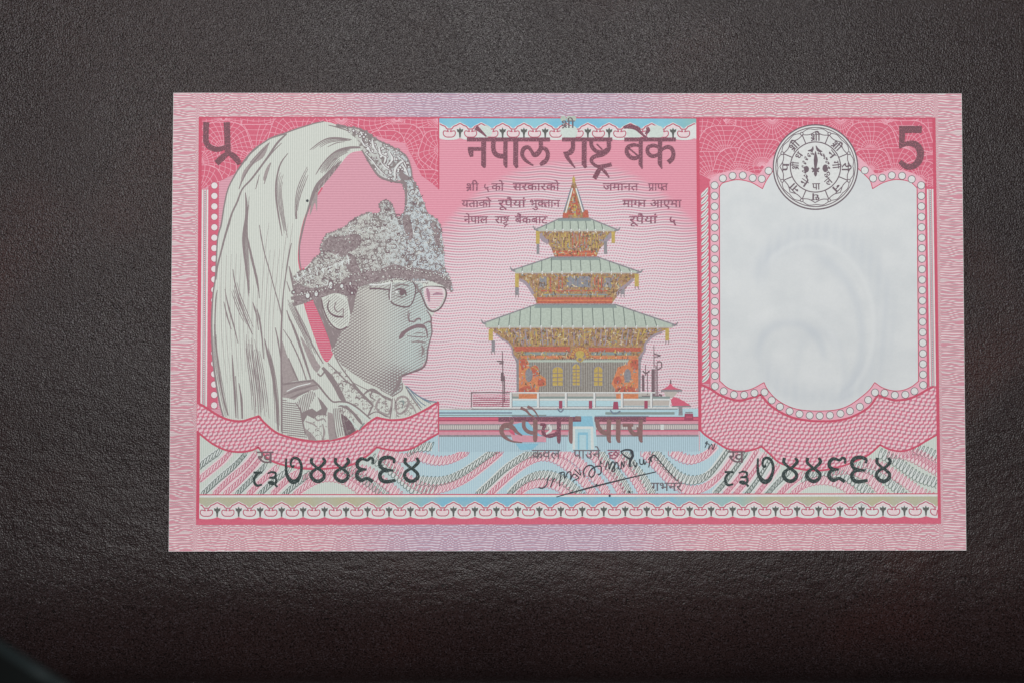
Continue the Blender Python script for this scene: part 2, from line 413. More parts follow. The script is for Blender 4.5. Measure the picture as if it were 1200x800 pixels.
def leather_surface():
    xs = np.concatenate([np.linspace(-.40,-.12,50), np.linspace(-.119,.099,330), np.linspace(.10,.38,50)])
    ys = np.concatenate([np.linspace(.40,.08,50), np.linspace(.079,YE,330)])
    t = np.linspace(0, 1, 91); th = math.pi/2*t**2.1; dy = np.concatenate([[0], np.cumsum((np.cos(th[1:])+np.cos(th[:-1]))/2)]); dz = np.concatenate([[0], np.cumsum((np.sin(th[1:])+np.sin(th[:-1]))/2)])
    k_ = RB/dy[-1]; dy, dz = dy*k_, dz*k_
    rows = [(y, 0., 0., 1.) for y in ys] + [(YE-dy[i], -dz[i], math.sin(th[i]), math.cos(th[i])) for i in range(1,91)] + [(YE-RB, -dz[-1]-d, 1., 0.) for d in (.002,.004,.0065)]
    leather_surface.z = -dz[-1]
    R = np.array(rows); n, m = len(R), len(xs)
    Xg = np.tile(xs, (n,1)); sl = np.concatenate([[0], np.cumsum(np.hypot(np.diff(R[:,0]), np.diff(R[:,1])))])[:,None]+xs*0
    fr_ = np.clip((.02-R[:,0:1])/.05, .12, 1)
    d = vnoise(Xg+1, sl+1, 90, 1)*.00016 + (vnoise(Xg+1, sl*1.7+1, 420, 2)*.00004 + vnoise(Xg*.7+1, sl*1.6+1, 950, 3)*.00004)*fr_ + vnoise(Xg+1+sl*.3, sl+1, 1500, 4)*.00003
    inn = (np.abs(Xg) < .0625) & (np.abs(R[:,0:1]) < .037)
    d = np.where(inn, np.minimum(d, .0001), d)
    Yg = R[:,0:1] - R[:,2:3]*d*1.0; Zg = R[:,1:2] + R[:,3:4]*d
    me = bpy.data.meshes.new('leather_surface')
    f = [(i*m+j, (i+1)*m+j, (i+1)*m+j+1, i*m+j+1) for i in range(n-1) for j in range(m-1)]
    me.from_pydata(np.stack([Xg, Yg, Zg], -1).reshape(-1,3).tolist(), [], f); me.polygons.foreach_set('use_smooth', [True]*len(f)); me.materials.append(LEATHER)
    o = bpy.data.objects.new('leather_surface', me); C.objects.link(o); o['kind'] = 'structure'; o['label'] = 'dark brown grained leather surface rolling over at its front edge'
    return o
leather = leather_surface()
def band(name, y0, y1, z0, mat):                # the lower seam flap the stitches run through
    me = bpy.data.meshes.new(name); n = 60; xs = np.linspace(-.40,.38,n); v = []
    prof = [(y0, z0-.004), (y0, z0-.0006), (y0-.0006, z0), (y1, z0)]
    for x in xs: v += [(x, a, b) for a, b in prof]
    f = [(i*4+j, i*4+j+1, (i+1)*4+j+1, (i+1)*4+j) for i in range(n-1) for j in range(3)]
    f = [t[::-1] for t in f]
    me.from_pydata(v, [], f); me.materials.append(mat); me.polygons.foreach_set('use_smooth', [True]*len(f))
    o = bpy.data.objects.new(name, me); C.objects.link(o); o.parent = leather; return o
band('seam_flap', YE-RB+.0002, YE-RB-.03, leather_surface.z-.0003, LEATHER)
thread_m = bpy.data.materials.new('thread'); thread_m.use_nodes = True
tb = thread_m.node_tree.nodes['Principled BSDF']; tb.inputs['Base Color'].default_value = (.09,.085,.08,1); tb.inputs['Roughness'].default_value = .6
def stitch_mesh():
    L, r = .0021, .00026; v = []; f = []; n = 9; k = 8
    for i in range(n):
        t = i/(n-1)*2-1; z = .00022*(1-t*t)-.00012; rr = r*(1-.5*t**4)
        v += [(t*L/2, rr*math.cos(a*TAU/k), z+rr*math.sin(a*TAU/k)) for a in range(k)]
    for i in range(n-1): f += [(i*k+j, i*k+(j+1)%k, (i+1)*k+(j+1)%k, (i+1)*k+j) for j in range(k)]
    f += [tuple(range(k))[::-1], tuple((n-1)*k+j for j in range(k))]
    me = bpy.data.meshes.new('stitch'); me.from_pydata(v, [], f); me.materials.append(thread_m); me.polygons.foreach_set('use_smooth', [True]*len(f)); return me
sme = stitch_mesh()
for i in range(46):
    o = bpy.data.objects.new('stitch', sme); C.objects.link(o); o.parent = leather
    o.location = (-.082+i*.00345+random.uniform(-1,1)*.0001, YE-RB-.00040-(46-i)*.000012+random.uniform(-1,1)*.00008, leather_surface.z-.0001); o.rotation_euler = (0,0,random.uniform(-.06,.06))
# ---- strap: crosses the corner close to the lens, out of focus
def strap():
    m = bpy.data.materials.new('black_webbing'); m.use_nodes = True; nt = m.node_tree; b = nt.nodes['Principled BSDF']
    b.inputs['Base Color'].default_value = (.004,.005,.005,1); b.inputs['Roughness'].default_value = .95; b.inputs['Specular IOR Level'].default_value = .08
    e = bpy.data.materials.new('strap_highlight'); e.use_nodes = True; eb = e.node_tree.nodes['Principled BSDF']; eb.inputs['Base Color'].default_value = (.009,.014,.015,1); eb.inputs['Roughness'].default_value = .7; eb.inputs['Specular IOR Level'].default_value = .2  # strap's edge highlight, put into the paler colour of an added tube
    # centre line, from the leather off-frame up past the corner
    def at(px, py, z):
        p = plane([(px, py)], z)[0]; return np.array([p[0], p[1], z])
    A = [at(-420, 480, .004), at(-200, 625, .05), at(0, 758, .10), at(80, 810, .105), at(190, 878, .105), at(420, 1010, .05), at(600, 1180, .004)]
    A, _ = catmull3(A)
    wd = .020; th = .0016
    v, f = [], []; pv, pf = [], []
    for i, p in enumerate(A):
        t = A[min(i+1,len(A)-1)]-A[max(i-1,0)]; t /= np.linalg.norm(t)
        s = np.cross(t, [0,0,1]); s /= np.linalg.norm(s); n = np.cross(s, t)
        # s points to the lower-left side? keep the top edge on the centre line
        s = s if s[1] < 0 else -s
        for a, b in ((0,th/2),(wd,th/2),(wd,-th/2),(0,-th/2)): v.append(p+s*a+n*b)
        for k in range(8): pv.append(p + s*.0008*math.cos(k*TAU/8) + n*.0009*math.sin(k*TAU/8))
        if i:
            o_ = (i-1)*4; f += [(o_+k, o_+(k+1)%4, o_+4+(k+1)%4, o_+4+k) for k in range(4)]
            o_ = (i-1)*8; pf += [(o_+k, o_+(k+1)%8, o_+8+(k+1)%8, o_+8+k) for k in range(8)]
    root = bpy.data.objects.new('camera_strap', None); C.objects.link(root); root.location = (0,0,0)
    root['label'] = 'blurred black camera strap crossing the bottom left corner above the leather'; root['category'] = 'strap'
    for nm, vv, ff, mm in (('webbing', v, f, m), ('piping', pv, pf, e)):
        me = bpy.data.meshes.new(nm); me.from_pydata([tuple(q) for q in vv], [], ff); me.materials.append(mm); me.polygons.foreach_set('use_smooth', [nm=='piping']*len(ff))
        o = bpy.data.objects.new(nm, me); C.objects.link(o); o.parent = root
def catmull3(A):
    A = np.array(A); P = np.vstack([2*A[0]-A[1], A, 2*A[-1]-A[-2]]); out = []
    for i in range(len(P)-3):
        a, b, c, d = P[i:i+4]
        for t in np.arange(8)/8: out.append(.5*((2*b)+(c-a)*t+(2*a-5*b+4*c-d)*t*t+(-a+3*b-3*c+d)*t**3))
    out.append(P[-2]); return np.array(out), None
strap()

# ================================================================== BANKNOTE
NQ = [(203.2,109), (1127,110), (1132.4,644.4), (197.6,645.7)]
def paper():
    # a thin sheet, cut edges almost straight, lifting a hair at two corners
    n, m = 90, 54; q = plane(NQ); v = []; uvp = []
    g = []
    for j in range(m+1):
        for i in range(n+1):
            s, t = i/n, j/m; p = (1-t)*((1-s)*q[0]+s*q[1]) + t*((1-s)*q[3]+s*q[2]); g.append(p)
    g = np.array(g); bot = g.copy(); z1 = np.full(len(g), ZT); z0 = z1-.00010
    N = len(g); v = [(a[0],a[1],z) for a, z in zip(g, z1)] + [(a[0],a[1],z) for a, z in zip(g, z0)]
    w_ = n+1; f = [(j*w_+i, (j+1)*w_+i, (j+1)*w_+i+1, j*w_+i+1) for j in range(m) for i in range(n)]
    f += [tuple(N+k for k in t[::-1]) for t in f]
    per = [i for i in range(w_)] + [j*w_+n for j in range(1,m+1)] + [m*w_+i for i in range(n-1,-1,-1)] + [j*w_ for j in range(m-1,0,-1)]
    f += [(per[k], per[(k+1)%len(per)], N+per[(k+1)%len(per)], N+per[k]) for k in range(len(per))]
    me = bpy.data.meshes.new('paper'); me.from_pydata(v, [], f); me.materials.append(WHT)
    uvs = print_uv(np.vstack([g, g])); lay = me.uv_layers.new(name='print'); li = np.empty(len(me.loops), dtype=np.int32); me.loops.foreach_get('vertex_index', li); lay.data.foreach_set('uv', uvs[li].ravel())
    o = bpy.data.objects.new('paper', me); C.objects.link(o); o.parent = note
paper()
# ---- border guilloche
b = Part('border_pattern', 1, label='pink and grey interlaced line pattern round the margin')
e = .35
b.fill([(NQ[0][0]+e,NQ[0][1]+.3),(NQ[1][0]-e,NQ[1][1]+.3),(NQ[2][0]-e,NQ[2][1]-.3),(NQ[3][0]+e,NQ[3][1]-.3)], BORDER, holes=[rect(232,138.6,1099,612.6)])
b.build()

# ---- key outlines
scUL = [(232.5,472),(241.9,477.5),(251,483.5),(260.6,488.7),(270,491.8),(279.3,493),(286,492.6),(292.5,490.6)]
scallopL_top = sm([(231.5,471.5)]+scUL[1:]+[(303.3,487.2)]) + sm([(303.3,487.2),(311.2,496.2),(326.2,507.5),(350.6,514.3),(375,516.5),(402.5,512.4),(423,502),(433.4,493.8),(441.6,488.7)]) + sm([(441.6,488.7),(450,490.6),(460.2,491.8),(476.7,489.7),(495.3,481.4),(513.8,470.5)])
scallopL_bot = sm([(230.7,504.6),(240,512.5),(251.2,520.6),(266.2,527.2),(281.2,529),(294.3,527.2),(302.8,523.4)]) + sm([(302.8,523.4),(315,537.5),(335.6,545),(358,548.5),(381.9,548.5),(410.7,544.3),(429.3,534),(441.6,523.3)]) + sm([(441.6,523.3),(454,526.2),(468.5,527.4),(482.9,524.7),(497.3,516.5),(513.8,507.2)])
scallopR_bot = sm([(819.4,502),(826.9,509.4),(840,517.8),(853,525.3),(870,528),(883,526.2),(892.5,522.5)]) + sm([(892.5,522.5),(903.7,532.8),(915,542.2),(939.3,549.3),(962,550.5),(982.5,546.8),(1001,540.3),(1018,532),(1031.2,520.6)]) + sm([(1031.2,520.6),(1042.5,526),(1057.5,528),(1072.5,523.4),(1083.7,516.9),(1100.6,507)])
winOut_bot = sm([(818.6,449),(832,455),(842,461.5),(850,465),(865,468.8),(880,465.8),(891.5,462)]) + sm([(891.5,462),(904,475.5),(925,487.5),(947.5,492.3),(964,493),(980,492.3),(998,488),(1017.5,477),(1028.5,462.5)]) + sm([(1028.5,462.5),(1040,466.5),(1052,468.6),(1070,465),(1088,455.3),(1100,449.5)])
winIn_bot = sm([(843.4,446),(853,454),(865,457.6),(880,455.5),(895.3,447.7)]) + sm([(895.3,447.7),(899.5,456),(910,467.5),(925,476),(940,479.9),(960,481),(980,479.6),(995,474.5),(1010,464),(1019,456),(1025,447.7)]) + sm([(1025,447.7),(1034,453.7),(1046,457.3),(1058,456.7),(1068.5,452.3),(1076.4,446)])
winIn_top = sm([(843,220),(846,215.5),(853,213),(865,211),(880,214),(893.5,221.5)]) + sm([(893.5,221.5),(898,212),(905,202),(914,194)]) + [(997,194)] + sm([(1004,196.5),(1012,204),(1019.5,212),(1022.5,221.5)]) + sm([(1022.5,221.5),(1036,214),(1051,210.8),(1066,213.4),(1074.6,220.5)])
winOut_top = sm([(831.5,214),(838,206.5),(850,202),(863,200),(877,201.5),(888,205.5),(896,196),(904,186),(910,182)]) + sm([(1003,182),(1010,188),(1020,197.5),(1027,204.5),(1040,200.5),(1052,200),(1066,202.5),(1078,208),(1084.5,214)])

# ---- rose panels
PT = [(231.8,138.2),(514.5,138.2)]
for a_, b_, l_ in ((232,514.5,'left'),(818.5,1099,'right')):
    fld = Part('field_tint', 2, label='rose ground tint of fine horizontal lines, '+l_+' side'); fld.fill(rect(a_,138.6,b_,580), PINKH); fld.build()
cen = Part('centre_pattern', 3, label='pink horizontal and dashed wavy lines spreading round the pagoda')
cen.fill(rect(426,161,818.5,480), CENTER); cen.build()
cp1poly = UL([(233,139),(514.2,139),(514.2,222),(505,214),(494,206),(484,186),(474,168),(440,160),(300,185),(272,205),(256,213),(244,219),(233,222)])
cp2poly = UL([(819,139),(1098.5,139),(1098.5,220),(1080,218)]) + [tuple(p) for p in winOut_top[::-1]] + UL([(826,220),(819,222)])
def sector(cx, cy, R, a0, a1): return [(cx,cy)]+[(cx+R*math.cos(a), cy+R*math.sin(a)) for a in np.linspace(a0,a1,14)]
def fan(poly, cx, cy, R, a0, a1, nr, nc, excl, wob=.3):
    for k in range(nr):
        a = a0+(a1-a0)*k/(nr-1); pts = [(cx+r*math.cos(a+wob*(r/R)**2*(1 if (k-nr/2)>0 else -1)*.5), cy+r*math.sin(a+wob*(r/R)**2*(1 if (k-nr/2)>0 else -1)*.5)) for r in np.linspace(R*.05,R,10)]
        clip_stroke(cp, sm(pts), .55, PINKL, poly, 1, 1.2, excl)
    for k in range(1, nc+1):
        r = R*k/nc; pts = [(cx+r*(1+.05*math.sin(5*a))*math.cos(a), cy+r*(1+.05*math.sin(5*a))*math.sin(a)) for a in np.linspace(a0,a1,16)]
        clip_stroke(cp, sm(pts), .5 if k < nc else .8, PINKL, poly, 1, 1.2, excl)
cp = Part('corner_panel', 4, label='rose upper left panel with white net pattern'); cp.fill(cp1poly, RED)
def fans(poly, lst):
    for i, c_ in enumerate(lst):
        ex = [sector(q[0],q[1],q[2],D(q[3]),D(q[4])) for q in lst[i+1:]]
        fan(poly, c_[0], c_[1], c_[2], D(c_[3]), D(c_[4]), c_[5], c_[6], ex)
fans(cp1poly, [(262,139,40,0,180,17,6),(330,139,46,0,180,19,7),(400,139,40,0,180,17,6),(465,139,44,0,180,19,7),(515,139,40,90,180,11,6),(232,190,44,-90,60,15,7),(300,190,46,-170,-30,17,7),(262,176,34,-180,0,15,6),(232,226,34,-90,0,9,5),
  (352,168,40,-175,-20,15,6),(515,214,46,90,270,19,7),(500,182,34,-200,20,17,6),(468,178,34,-170,0,15,6),(452,178,26,-150,-20,9,4),(515,176,24,90,270,11,4),(500,224,26,-180,0,11,5)])
cp.build(); cp = Part('corner_panel', 4, label='rose upper right panel with white net pattern'); cp.fill(UL([(819,139),(1098.5,139),(1098.5,222),(819,222)]), RED)
fans(cp2poly, [(848,139,40,0,180,17,6),(905,139,42,0,180,17,7),(985,139,44,0,180,17,7),(1040,139,40,0,180,17,6),(1098,139,40,90,180,11,6),(819,170,40,-90,60,13,7),(850,182,36,-180,0,17,6),(835,212,36,-150,-10,15,6),(1098,180,44,90,270,17,7),(1060,176,36,-180,0,17,6),
  (866,204,32,-175,-5,15,5),(893,196,34,-170,-20,17,6),(1098,214,34,90,270,13,6),(1020,176,34,-170,20,15,6),(1048,204,32,-175,-5,15,5),(1020,200,26,-170,-10,13,5),(1078,212,24,-170,-20,11,4)])
cp.build()
# ---- frame lines
fr = Part('frame_line', 12, label='red ruled frame round the design')
for a0, b0, a1, b1 in ((231.3,138,235,613),(1096,138,1099.6,613)): fr.fill(rect(a0,b0,a1,b1), RED2)
fr.fill(rect(231.3,137.6,1099.6,138.9), RED2); fr.fill(rect(231.3,607,1099.6,613.4), RED, 1)
fr.fill(rect(513.4,139,514.8,222), RED2); fr.fill(rect(817.6,139,821.2,504), RED2)
fr.build()
# ---- side columns of ruled lines
for u0, st, y0, y1 in ((233.5, 1, 222, 475), (1086.5, 1, 221, 452)):
    colm = Part('ruled_column', 11, label='white and grey ruled column at the '+('left' if u0 < 600 else 'right')+' edge')
    colm.fill(rect(u0-.5, y0, u0+12.5, y1), RED)
    colm.fill(rect(u0+2.0, y0+.5, u0+9.6, y1), WHT, 1)
    colm.stroke(UL([(u0+4.4,y0),(u0+4.4,y1)]), .9, RLINE, 2); colm.stroke(UL([(u0+7.2,y0),(u0+7.2,y1)]), .9, RLINE, 2)
    for y in np.arange(y0+2, y1-1, 2.3): colm.stroke(UL([(u0+5.8,y),(u0+5.8,y+1.5)]), 1.0, GREY, 2, False)
    colm.build()
# ---- rope column
rope = Part('rope_column', 11, label='twisted white rope column left of the blank oval')
rope.fill(rect(821,221,832,449), RED)
for y in np.arange(222, 446, 8.0):
    p = sm(UL([(822.6,y+9.5),(823.2,y+5),(826.5,y+1.8),(830.6,y-2.2),(830.8,y+2),(828.8,y+6),(825.8,y+8.6)]), True)
    rope.fill(p, WHT, 1); rope.stroke(UL([(822.6,y+8.5),(826.5,y+5.2),(830.6,y)]), .7, GREY, 2)
rope.build()

# ================================================================== window (right) with watermark
win = Part('blank_oval', 9, label='unprinted white panel with a faint watermark')
winpoly = [tuple(p) for p in winIn_top] + [tuple(p) for p in winIn_bot[::-1]]
outer = [tuple(p) for p in winOut_top]+UL([(1086,222),(1087.2,452)])
win.fill(winpoly, WINDOW); win.build()
brd = Part('pearl_band', 7, label='pale pink scalloped band carrying the pearls')
left_out = [(831.6,221),(831.8,452.5)]
bandpoly = [tuple(p) for p in winOut_top] + [(1084.8,222),(1087,455.5)] + [p for p in winOut_bot[::-1] if 832 < p[0] < 1086.8] + [(831.8,452.5),(831.6,221)]
brd.fill(bandpoly, flat('pearl_band_rose', (224,172,186)))
for pl, w_ in ((winOut_bot, 2.6), (winIn_bot, 1.0)): brd.stroke(pl, w_, RED2, 3, False)
for cut in ((0,999),): 
    L = [p for p in winIn_top if p[0] < 913]; R_ = [p for p in winIn_top if p[0] > 1000]
    for s_ in (L, R_): brd.stroke(s_, 1.0, RED2, 3, False)
    L = [p for p in winOut_top if p[0] < 913]; R_ = [p for p in winOut_top if p[0] > 1000]
    for s_ in (L, R_): brd.stroke(s_, 1.0, PINKL, 3, False)
brd.stroke([(843,218),(843.4,447)], 1.1, RED2, 3, False); brd.stroke([(1074.6,219),(1076.4,447)], 1.1, RED2, 3, False)
brd.stroke([(831.8,219),(832,455)], 1.3, RED2, 3, False); brd.stroke([(1084.6,215),(1087,456)], 1.5, RED2, 3, False)
brd.build()
# pearls: one printed disc each
def pearl_mesh():
    p = Part('pearl', 15, label=None); return p
pearls = []; ARCH2 = flat('pearl_ring_ink', (176,96,116)); flatp = flat('pearl_white', (222,216,217))
for y in np.arange(217.6, 452.5, 12.34): pearls.append((837.3+.5*(y-217)/235, y, 4.7))
for y in np.arange(217.6, 451.5, 12.27): pearls.append((1079.4+2.4*(y-217)/235, y, 4.7))
pearls += [(x,y,4.6) for x,y in [(847,209.5),(858.4,206.5),(870.4,206),(882,209),(892.6,210),(900.6,200.6),(1013.3,200),(1023,209.5),(1033.8,208.8),(1045,206),(1057,206.5),(1068.3,210.4),
  (848,457.9),(860,462),(872,462.3),(884,460),(895.8,459),(904.3,468.5),(913.9,476),(925.3,481.3),(936.8,484.5),(948.8,486.2),(960.5,486.6),(972.5,486),(984.8,484),(996,481.0),(1007.5,476),(1017.3,468),(1025.3,459.4),(1036.5,460),(1048.5,462.4),(1060.8,461.9),(1071.5,457.9)]]
lpearls = [(251.3-.012*(y-217)*.1, y, 4.35) for y in np.arange(217.8, 476, 12.22)]
for x, y, r in pearls + lpearls:
    p = Part('pearl', 15 if x > 600 else 6); p.disc(x, y, r, GREY if x > 600 else ARCH2, 0, n=20); p.disc(x, y, r-.75, WHT if x > 600 else flatp, 1, n=20); p.build()
lb = Part('pearl_column', 5, label='rose column behind the pearls at the far left'); lb.fill(rect(243,214,255.5,478), RED); lb.build()

# ================================================================== baskets
bk = Part('scalloped_band', 16, label='woven pink scalloped band under the portrait')
bk.fill([tuple(p) for p in scallopL_top] + [tuple(p) for p in scallopL_bot[::-1]], BASKET)
bk.stroke(scallopL_top, 2.6, RED2, 2, False); bk.stroke(scallopL_bot, 2.2, RED2, 2, False); bk.stroke([(513.8,470.5),(513.8,507.5)], 1.6, RED2, 2, False)
bk.build()
bk = Part('scalloped_band', 6, label='woven pink scalloped band under the blank oval')
bk.fill([tuple(p) for p in winOut_bot] + [tuple(p) for p in scallopR_bot[::-1]], BASKET)
bk.stroke(scallopR_bot, 2.2, RED2, 2, False); bk.stroke([(819,449),(819.4,503)], 2, RED2, 2, False)
bk.build()

# ================================================================== lower field with coils
lf = Part('lower_field', 4, label='pale green and blue field under the scallops')
lfpoly = [U(235,500)] + [tuple(p) for p in scallopL_bot[1:]] + [(514,528.5),(820,527.8)] + [tuple(p) for p in scallopR_bot[1:-1]] + [U(1096,505), U(1096,578.5), U(235,578.5)]
lf.fill(lfpoly, LOWER); lf.build()
PINKP = flat('pale_rose', (224,204,208))
ck = Part('coil_pattern', 5, label='bands of slanted pink and dark green coils')
def coil(path, mat, amp=6.0, pitch=4.7, slant=.9, w=.75, lean=0.45):
    q, _ = catmull(np.asarray(path, float), np.ones(len(path)), k=24)
    seg = np.hypot(*np.diff(q, axis=0).T); L = np.concatenate([[0], np.cumsum(seg)])
    s = np.arange(0, L[-1], pitch/9.); x = np.interp(s, L, q[:,0]); y = np.interp(s, L, q[:,1]); ph = s/pitch*TAU
    px = x + 2.2*np.cos(ph) + amp*lean*np.sin(ph); py = y - amp*np.sin(ph)
    clip_stroke(ck, q[::6], 9.5, PALE if mat is GRN else PINKP, lfpoly, 0, 2.0)
    clip_stroke(ck, np.stack([px,py],1), w, mat, lfpoly, 1+ck.n % 3, .7)
g, p_ = GRN, COILP
for mat, pts in [
 (g,[(228,552),(240,541),(258,528)]),(p_,[(228,566),(244,553),(262,538),(272,526)]),(g,[(236,580),(255,562),(275,545),(290,528)]),(p_,[(250,580),(268,562),(288,545),(300,530)]),
 (p_,[(262,580),(282,562),(298,545),(306,535)]),(g,[(276,580),(296,560),(312,544)]),(p_,[(290,580),(308,562),(326,546)]),(g,[(303,580),(320,564),(340,549)]),(p_,[(318,580),(336,562),(352,552)]),
 (g,[(330,582),(345,568),(362,555)]),(p_,[(342,582),(360,568),(380,559),(400,560),(418,570),(428,580)]),(p_,[(356,560),(380,551),(402,552),(424,563),(445,582)]),
 (g,[(400,548),(420,556),(440,570),(455,582)]),(p_,[(412,548),(432,552),(452,566),(470,582)]),(g,[(436,536),(452,545),(470,560),(488,574),(510,574)]),(p_,[(444,530),(462,545),(480,562),(500,572),(520,571),(545,561),(570,543),(590,526)]),
 (p_,[(450,529),(470,536),(490,534),(510,539),(530,537),(552,526)]),(g,[(478,530),(492,523),(508,523)]),(g,[(488,562),(515,563),(535,557),(555,545),(575,531),(590,522)]),
 (g,[(556,582),(575,565),(592,549),(608,538),(622,531),(640,529)]),(p_,[(568,584),(586,567),(604,551),(620,540),(636,534),(652,537),(670,549),(684,563),(698,582)]),
 (g,[(592,584),(606,569),(624,558),(642,556),(660,562),(676,575),(684,584)]),(p_,[(602,584),(618,569),(640,565),(658,571),(672,584)]),
 (p_,[(652,527),(672,536),(690,552),(705,568),(714,584)]),(p_,[(690,526),(706,545),(720,562),(732,584)]),(g,[(700,526),(714,545),(728,562),(740,584)]),(p_,[(716,526),(732,545),(745,562),(757,584)]),(g,[(727,524),(742,545),(755,562),(768,584)]),
 (p_,[(752,526),(770,545),(786,562),(805,573),(824,571),(842,558),(856,540),(866,524)]),(g,[(762,524),(780,543),(795,557),(812,562),(830,556),(844,540),(856,522)]),(p_,[(784,526),(798,535),(812,538),(828,532),(840,520)]),
 (g,[(836,580),(850,564),(864,545),(876,528)]),(p_,[(846,582),(862,564),(876,545),(888,526)]),(p_,[(858,582),(874,564),(888,545),(898,530)]),(g,[(872,582),(886,564),(898,545),(904,535)]),(p_,[(884,582),(900,562),(912,544)]),(g,[(896,582),(912,564),(926,551)]),
 (p_,[(908,584),(926,566),(942,554)]),(p_,[(922,584),(945,566),(970,562),(992,570),(1004,584)]),(g,[(940,560),(962,552),(985,555),(1008,568),(1024,584)]),(p_,[(975,551),(1000,550),(1022,563),(1040,584)]),
 (g,[(1000,545),(1022,550),(1045,566),(1062,584)]),(p_,[(1012,541),(1034,547),(1058,562),(1078,576),(1098,584)]),(g,[(1030,530),(1050,540),(1076,558),(1100,566)]),(p_,[(1040,530),(1064,533),(1086,544),(1102,553)]),(g,[(1070,526),(1086,529),(1102,537)]),(p_,[(1058,530),(1076,532),(1100,546)])]:
    coil(pts, mat)
ck.build()
ln = Part('ruled_line', 14, label='thin rose and white rules under the lower field')
ln.fill(rect(235,577.6,1096,578.8), RED2); ln.fill(rect(235,578.8,1096,581.3), WHT); ln.build()

# ================================================================== friezes
PINKF = flat('frieze_rose', (216,150,168))
def frieze(name, x0, pitch, n, ytop, lim, strip, label, skip=()):
    fz = Part(name, 14, label=label); y = ytop      # ytop = y of the strip's top edge
    H = 26.0
    fz.fill(rect(lim[0], y, lim[1], y+12), strip); fz.fill(rect(lim[0], y+17, lim[1], y+(25.8 if n > 20 else 24.2)), RED if n > 20 else PINKF)
    hw = pitch/2
    # white scalloped body
    top, bot = [], []
    xs = np.linspace(lim[0], lim[1], int((lim[1]-lim[0])/1.0)+1)
    for x in xs:
        t = ((x-x0)/pitch+.5) % 1-.5; a = abs(t)*2
        prof = 4.4 + (2.2*a/.35 if a < .35 else 2.2+2.6*((a-.35)/.4) if a < .75 else 4.8+2.2*math.sin((a-.75)/.25*math.pi/2))
        top.append((x, y+prof)); bot.append((x, y+22.4+3.0*math.sqrt(max(0., math.sin(a*math.pi/2)))))
    tb_ = np.empty((2*len(top),2)); tb_[0::2] = UL(top); tb_[1::2] = UL(bot)
    fz.add(tb_, [(2*q,2*q+1,2*q+3,2*q+2) for q in range(len(top)-1)], WHT, 1)
    for k in range(-1, n+1):
        cx = x0+k*pitch
        def P(dx, dy): return (cx+dx, y+dy)
        def st(pts, w_, m):
            pts = np.array(sm(pts)); pts = pts[(pts[:,0] > lim[0]) & (pts[:,0] < lim[1])]
            if len(pts) > 2: fz.stroke(UL(pts), w_, m, 2, False)
        st([P(-12.5,12.6),P(-9.4,12.2),P(-7.6,9.6),P(-4,8.2),P(0,6.2),P(4,8.2),P(7.6,9.6),P(9.4,12.2),P(12.5,12.6)], 1.4, ARCH)
        st([P(12.5-2.6,13.4),P(12.5-1.0,15.6),P(12.5-6.2,14.8),P(12.5-7,18.6),P(12.5-4.4,21.6),P(12.5,22),P(12.5+4.4,21.6),P(12.5+7,18.6),P(12.5+6.2,14.8),P(12.5+1,15.6),P(12.5+2.6,13.4)], 1.25, ARCH)
        cap = [(x_, y_) for x_, y_ in ell(cx+12.5, y+18.2, 5.6, 2.9, 14) if lim[0] < x_ < lim[1]]
        if len(cap) > 3: fz.fill(UL(cap), PINKP, 1)
        top_ = [(x_, y_) for x_, y_ in [P(-8.6,13),P(-6.4,10.8),P(-3.6,9.6),P(0,8),P(3.6,9.6),P(6.4,10.8),P(8.6,13),P(4,12),P(0,10.6),P(-4,12)] if lim[0] < x_ < lim[1]]
        if len(top_) > 8: fz.fill(UL(top_), PINKP, 1)
        if k in skip: continue
        if cx-4 < lim[0] or cx+4 > lim[1]: continue
        if n < 20 or True:
            dart = [P(0,10.4),P(1.2,13.2),P(3.9,12.4),P(3.3,15.6),P(1.6,16.6),P(1.0,19.5),P(.9,22.6),P(-.9,22.6),P(-1.0,19.5),P(-1.6,16.6),P(-3.3,15.6),P(-3.9,12.4),P(-1.2,13.2)]
            fz.fill(UL(dart), flatdart, 3)
    fz.build()
frieze('lower_frieze', 255.9, 25.04, 34, 581.3, (235,1096), STRIP, 'row of white arches and grey darts along the bottom edge')
frieze('upper_frieze', 539.2, 25.1, 12, 139.0, (514.8,817.6), STRIPT, 'row of white arches under a blue strip above the title', skip=(1,5,8,9))
# ================================================================== water strips between portrait and window
ws = Part('water_strip', 5, label='banded blue, red and grey water steps below the pagoda')
def hb(y0, y1, mat, x0=514.5, x1=818, lift=0): ws.fill(rect(x0, y0, x1, y1), mat, lift)
hb(478,487.5,AQUA); hb(482,483.6,STEEL,514.5,600,1); hb(478.2,479.4,BEIGE,514.5,660,1); hb(485,486.2,TEALD,514.5,640,1); hb(482,485,TEALD,709,790,1)
hb(487.5,492.6,RED,lift=1); hb(487.5,488.4,PLUM,lift=2); hb(491.2,492.2,PLUM,lift=2); hb(492.6,496.2,ROSEF,lift=1); hb(496,497.2,SLATE,lift=2); hb(497,502,BEIGEB,lift=1); hb(502,503.2,SLATE,lift=2); hb(503,504.6,RED,lift=1); hb(504.6,508.6,ROSEF,lift=1); hb(508.6,510.8,SLATE,lift=2)
hb(510.8,528.3,BLUEB,lift=1)
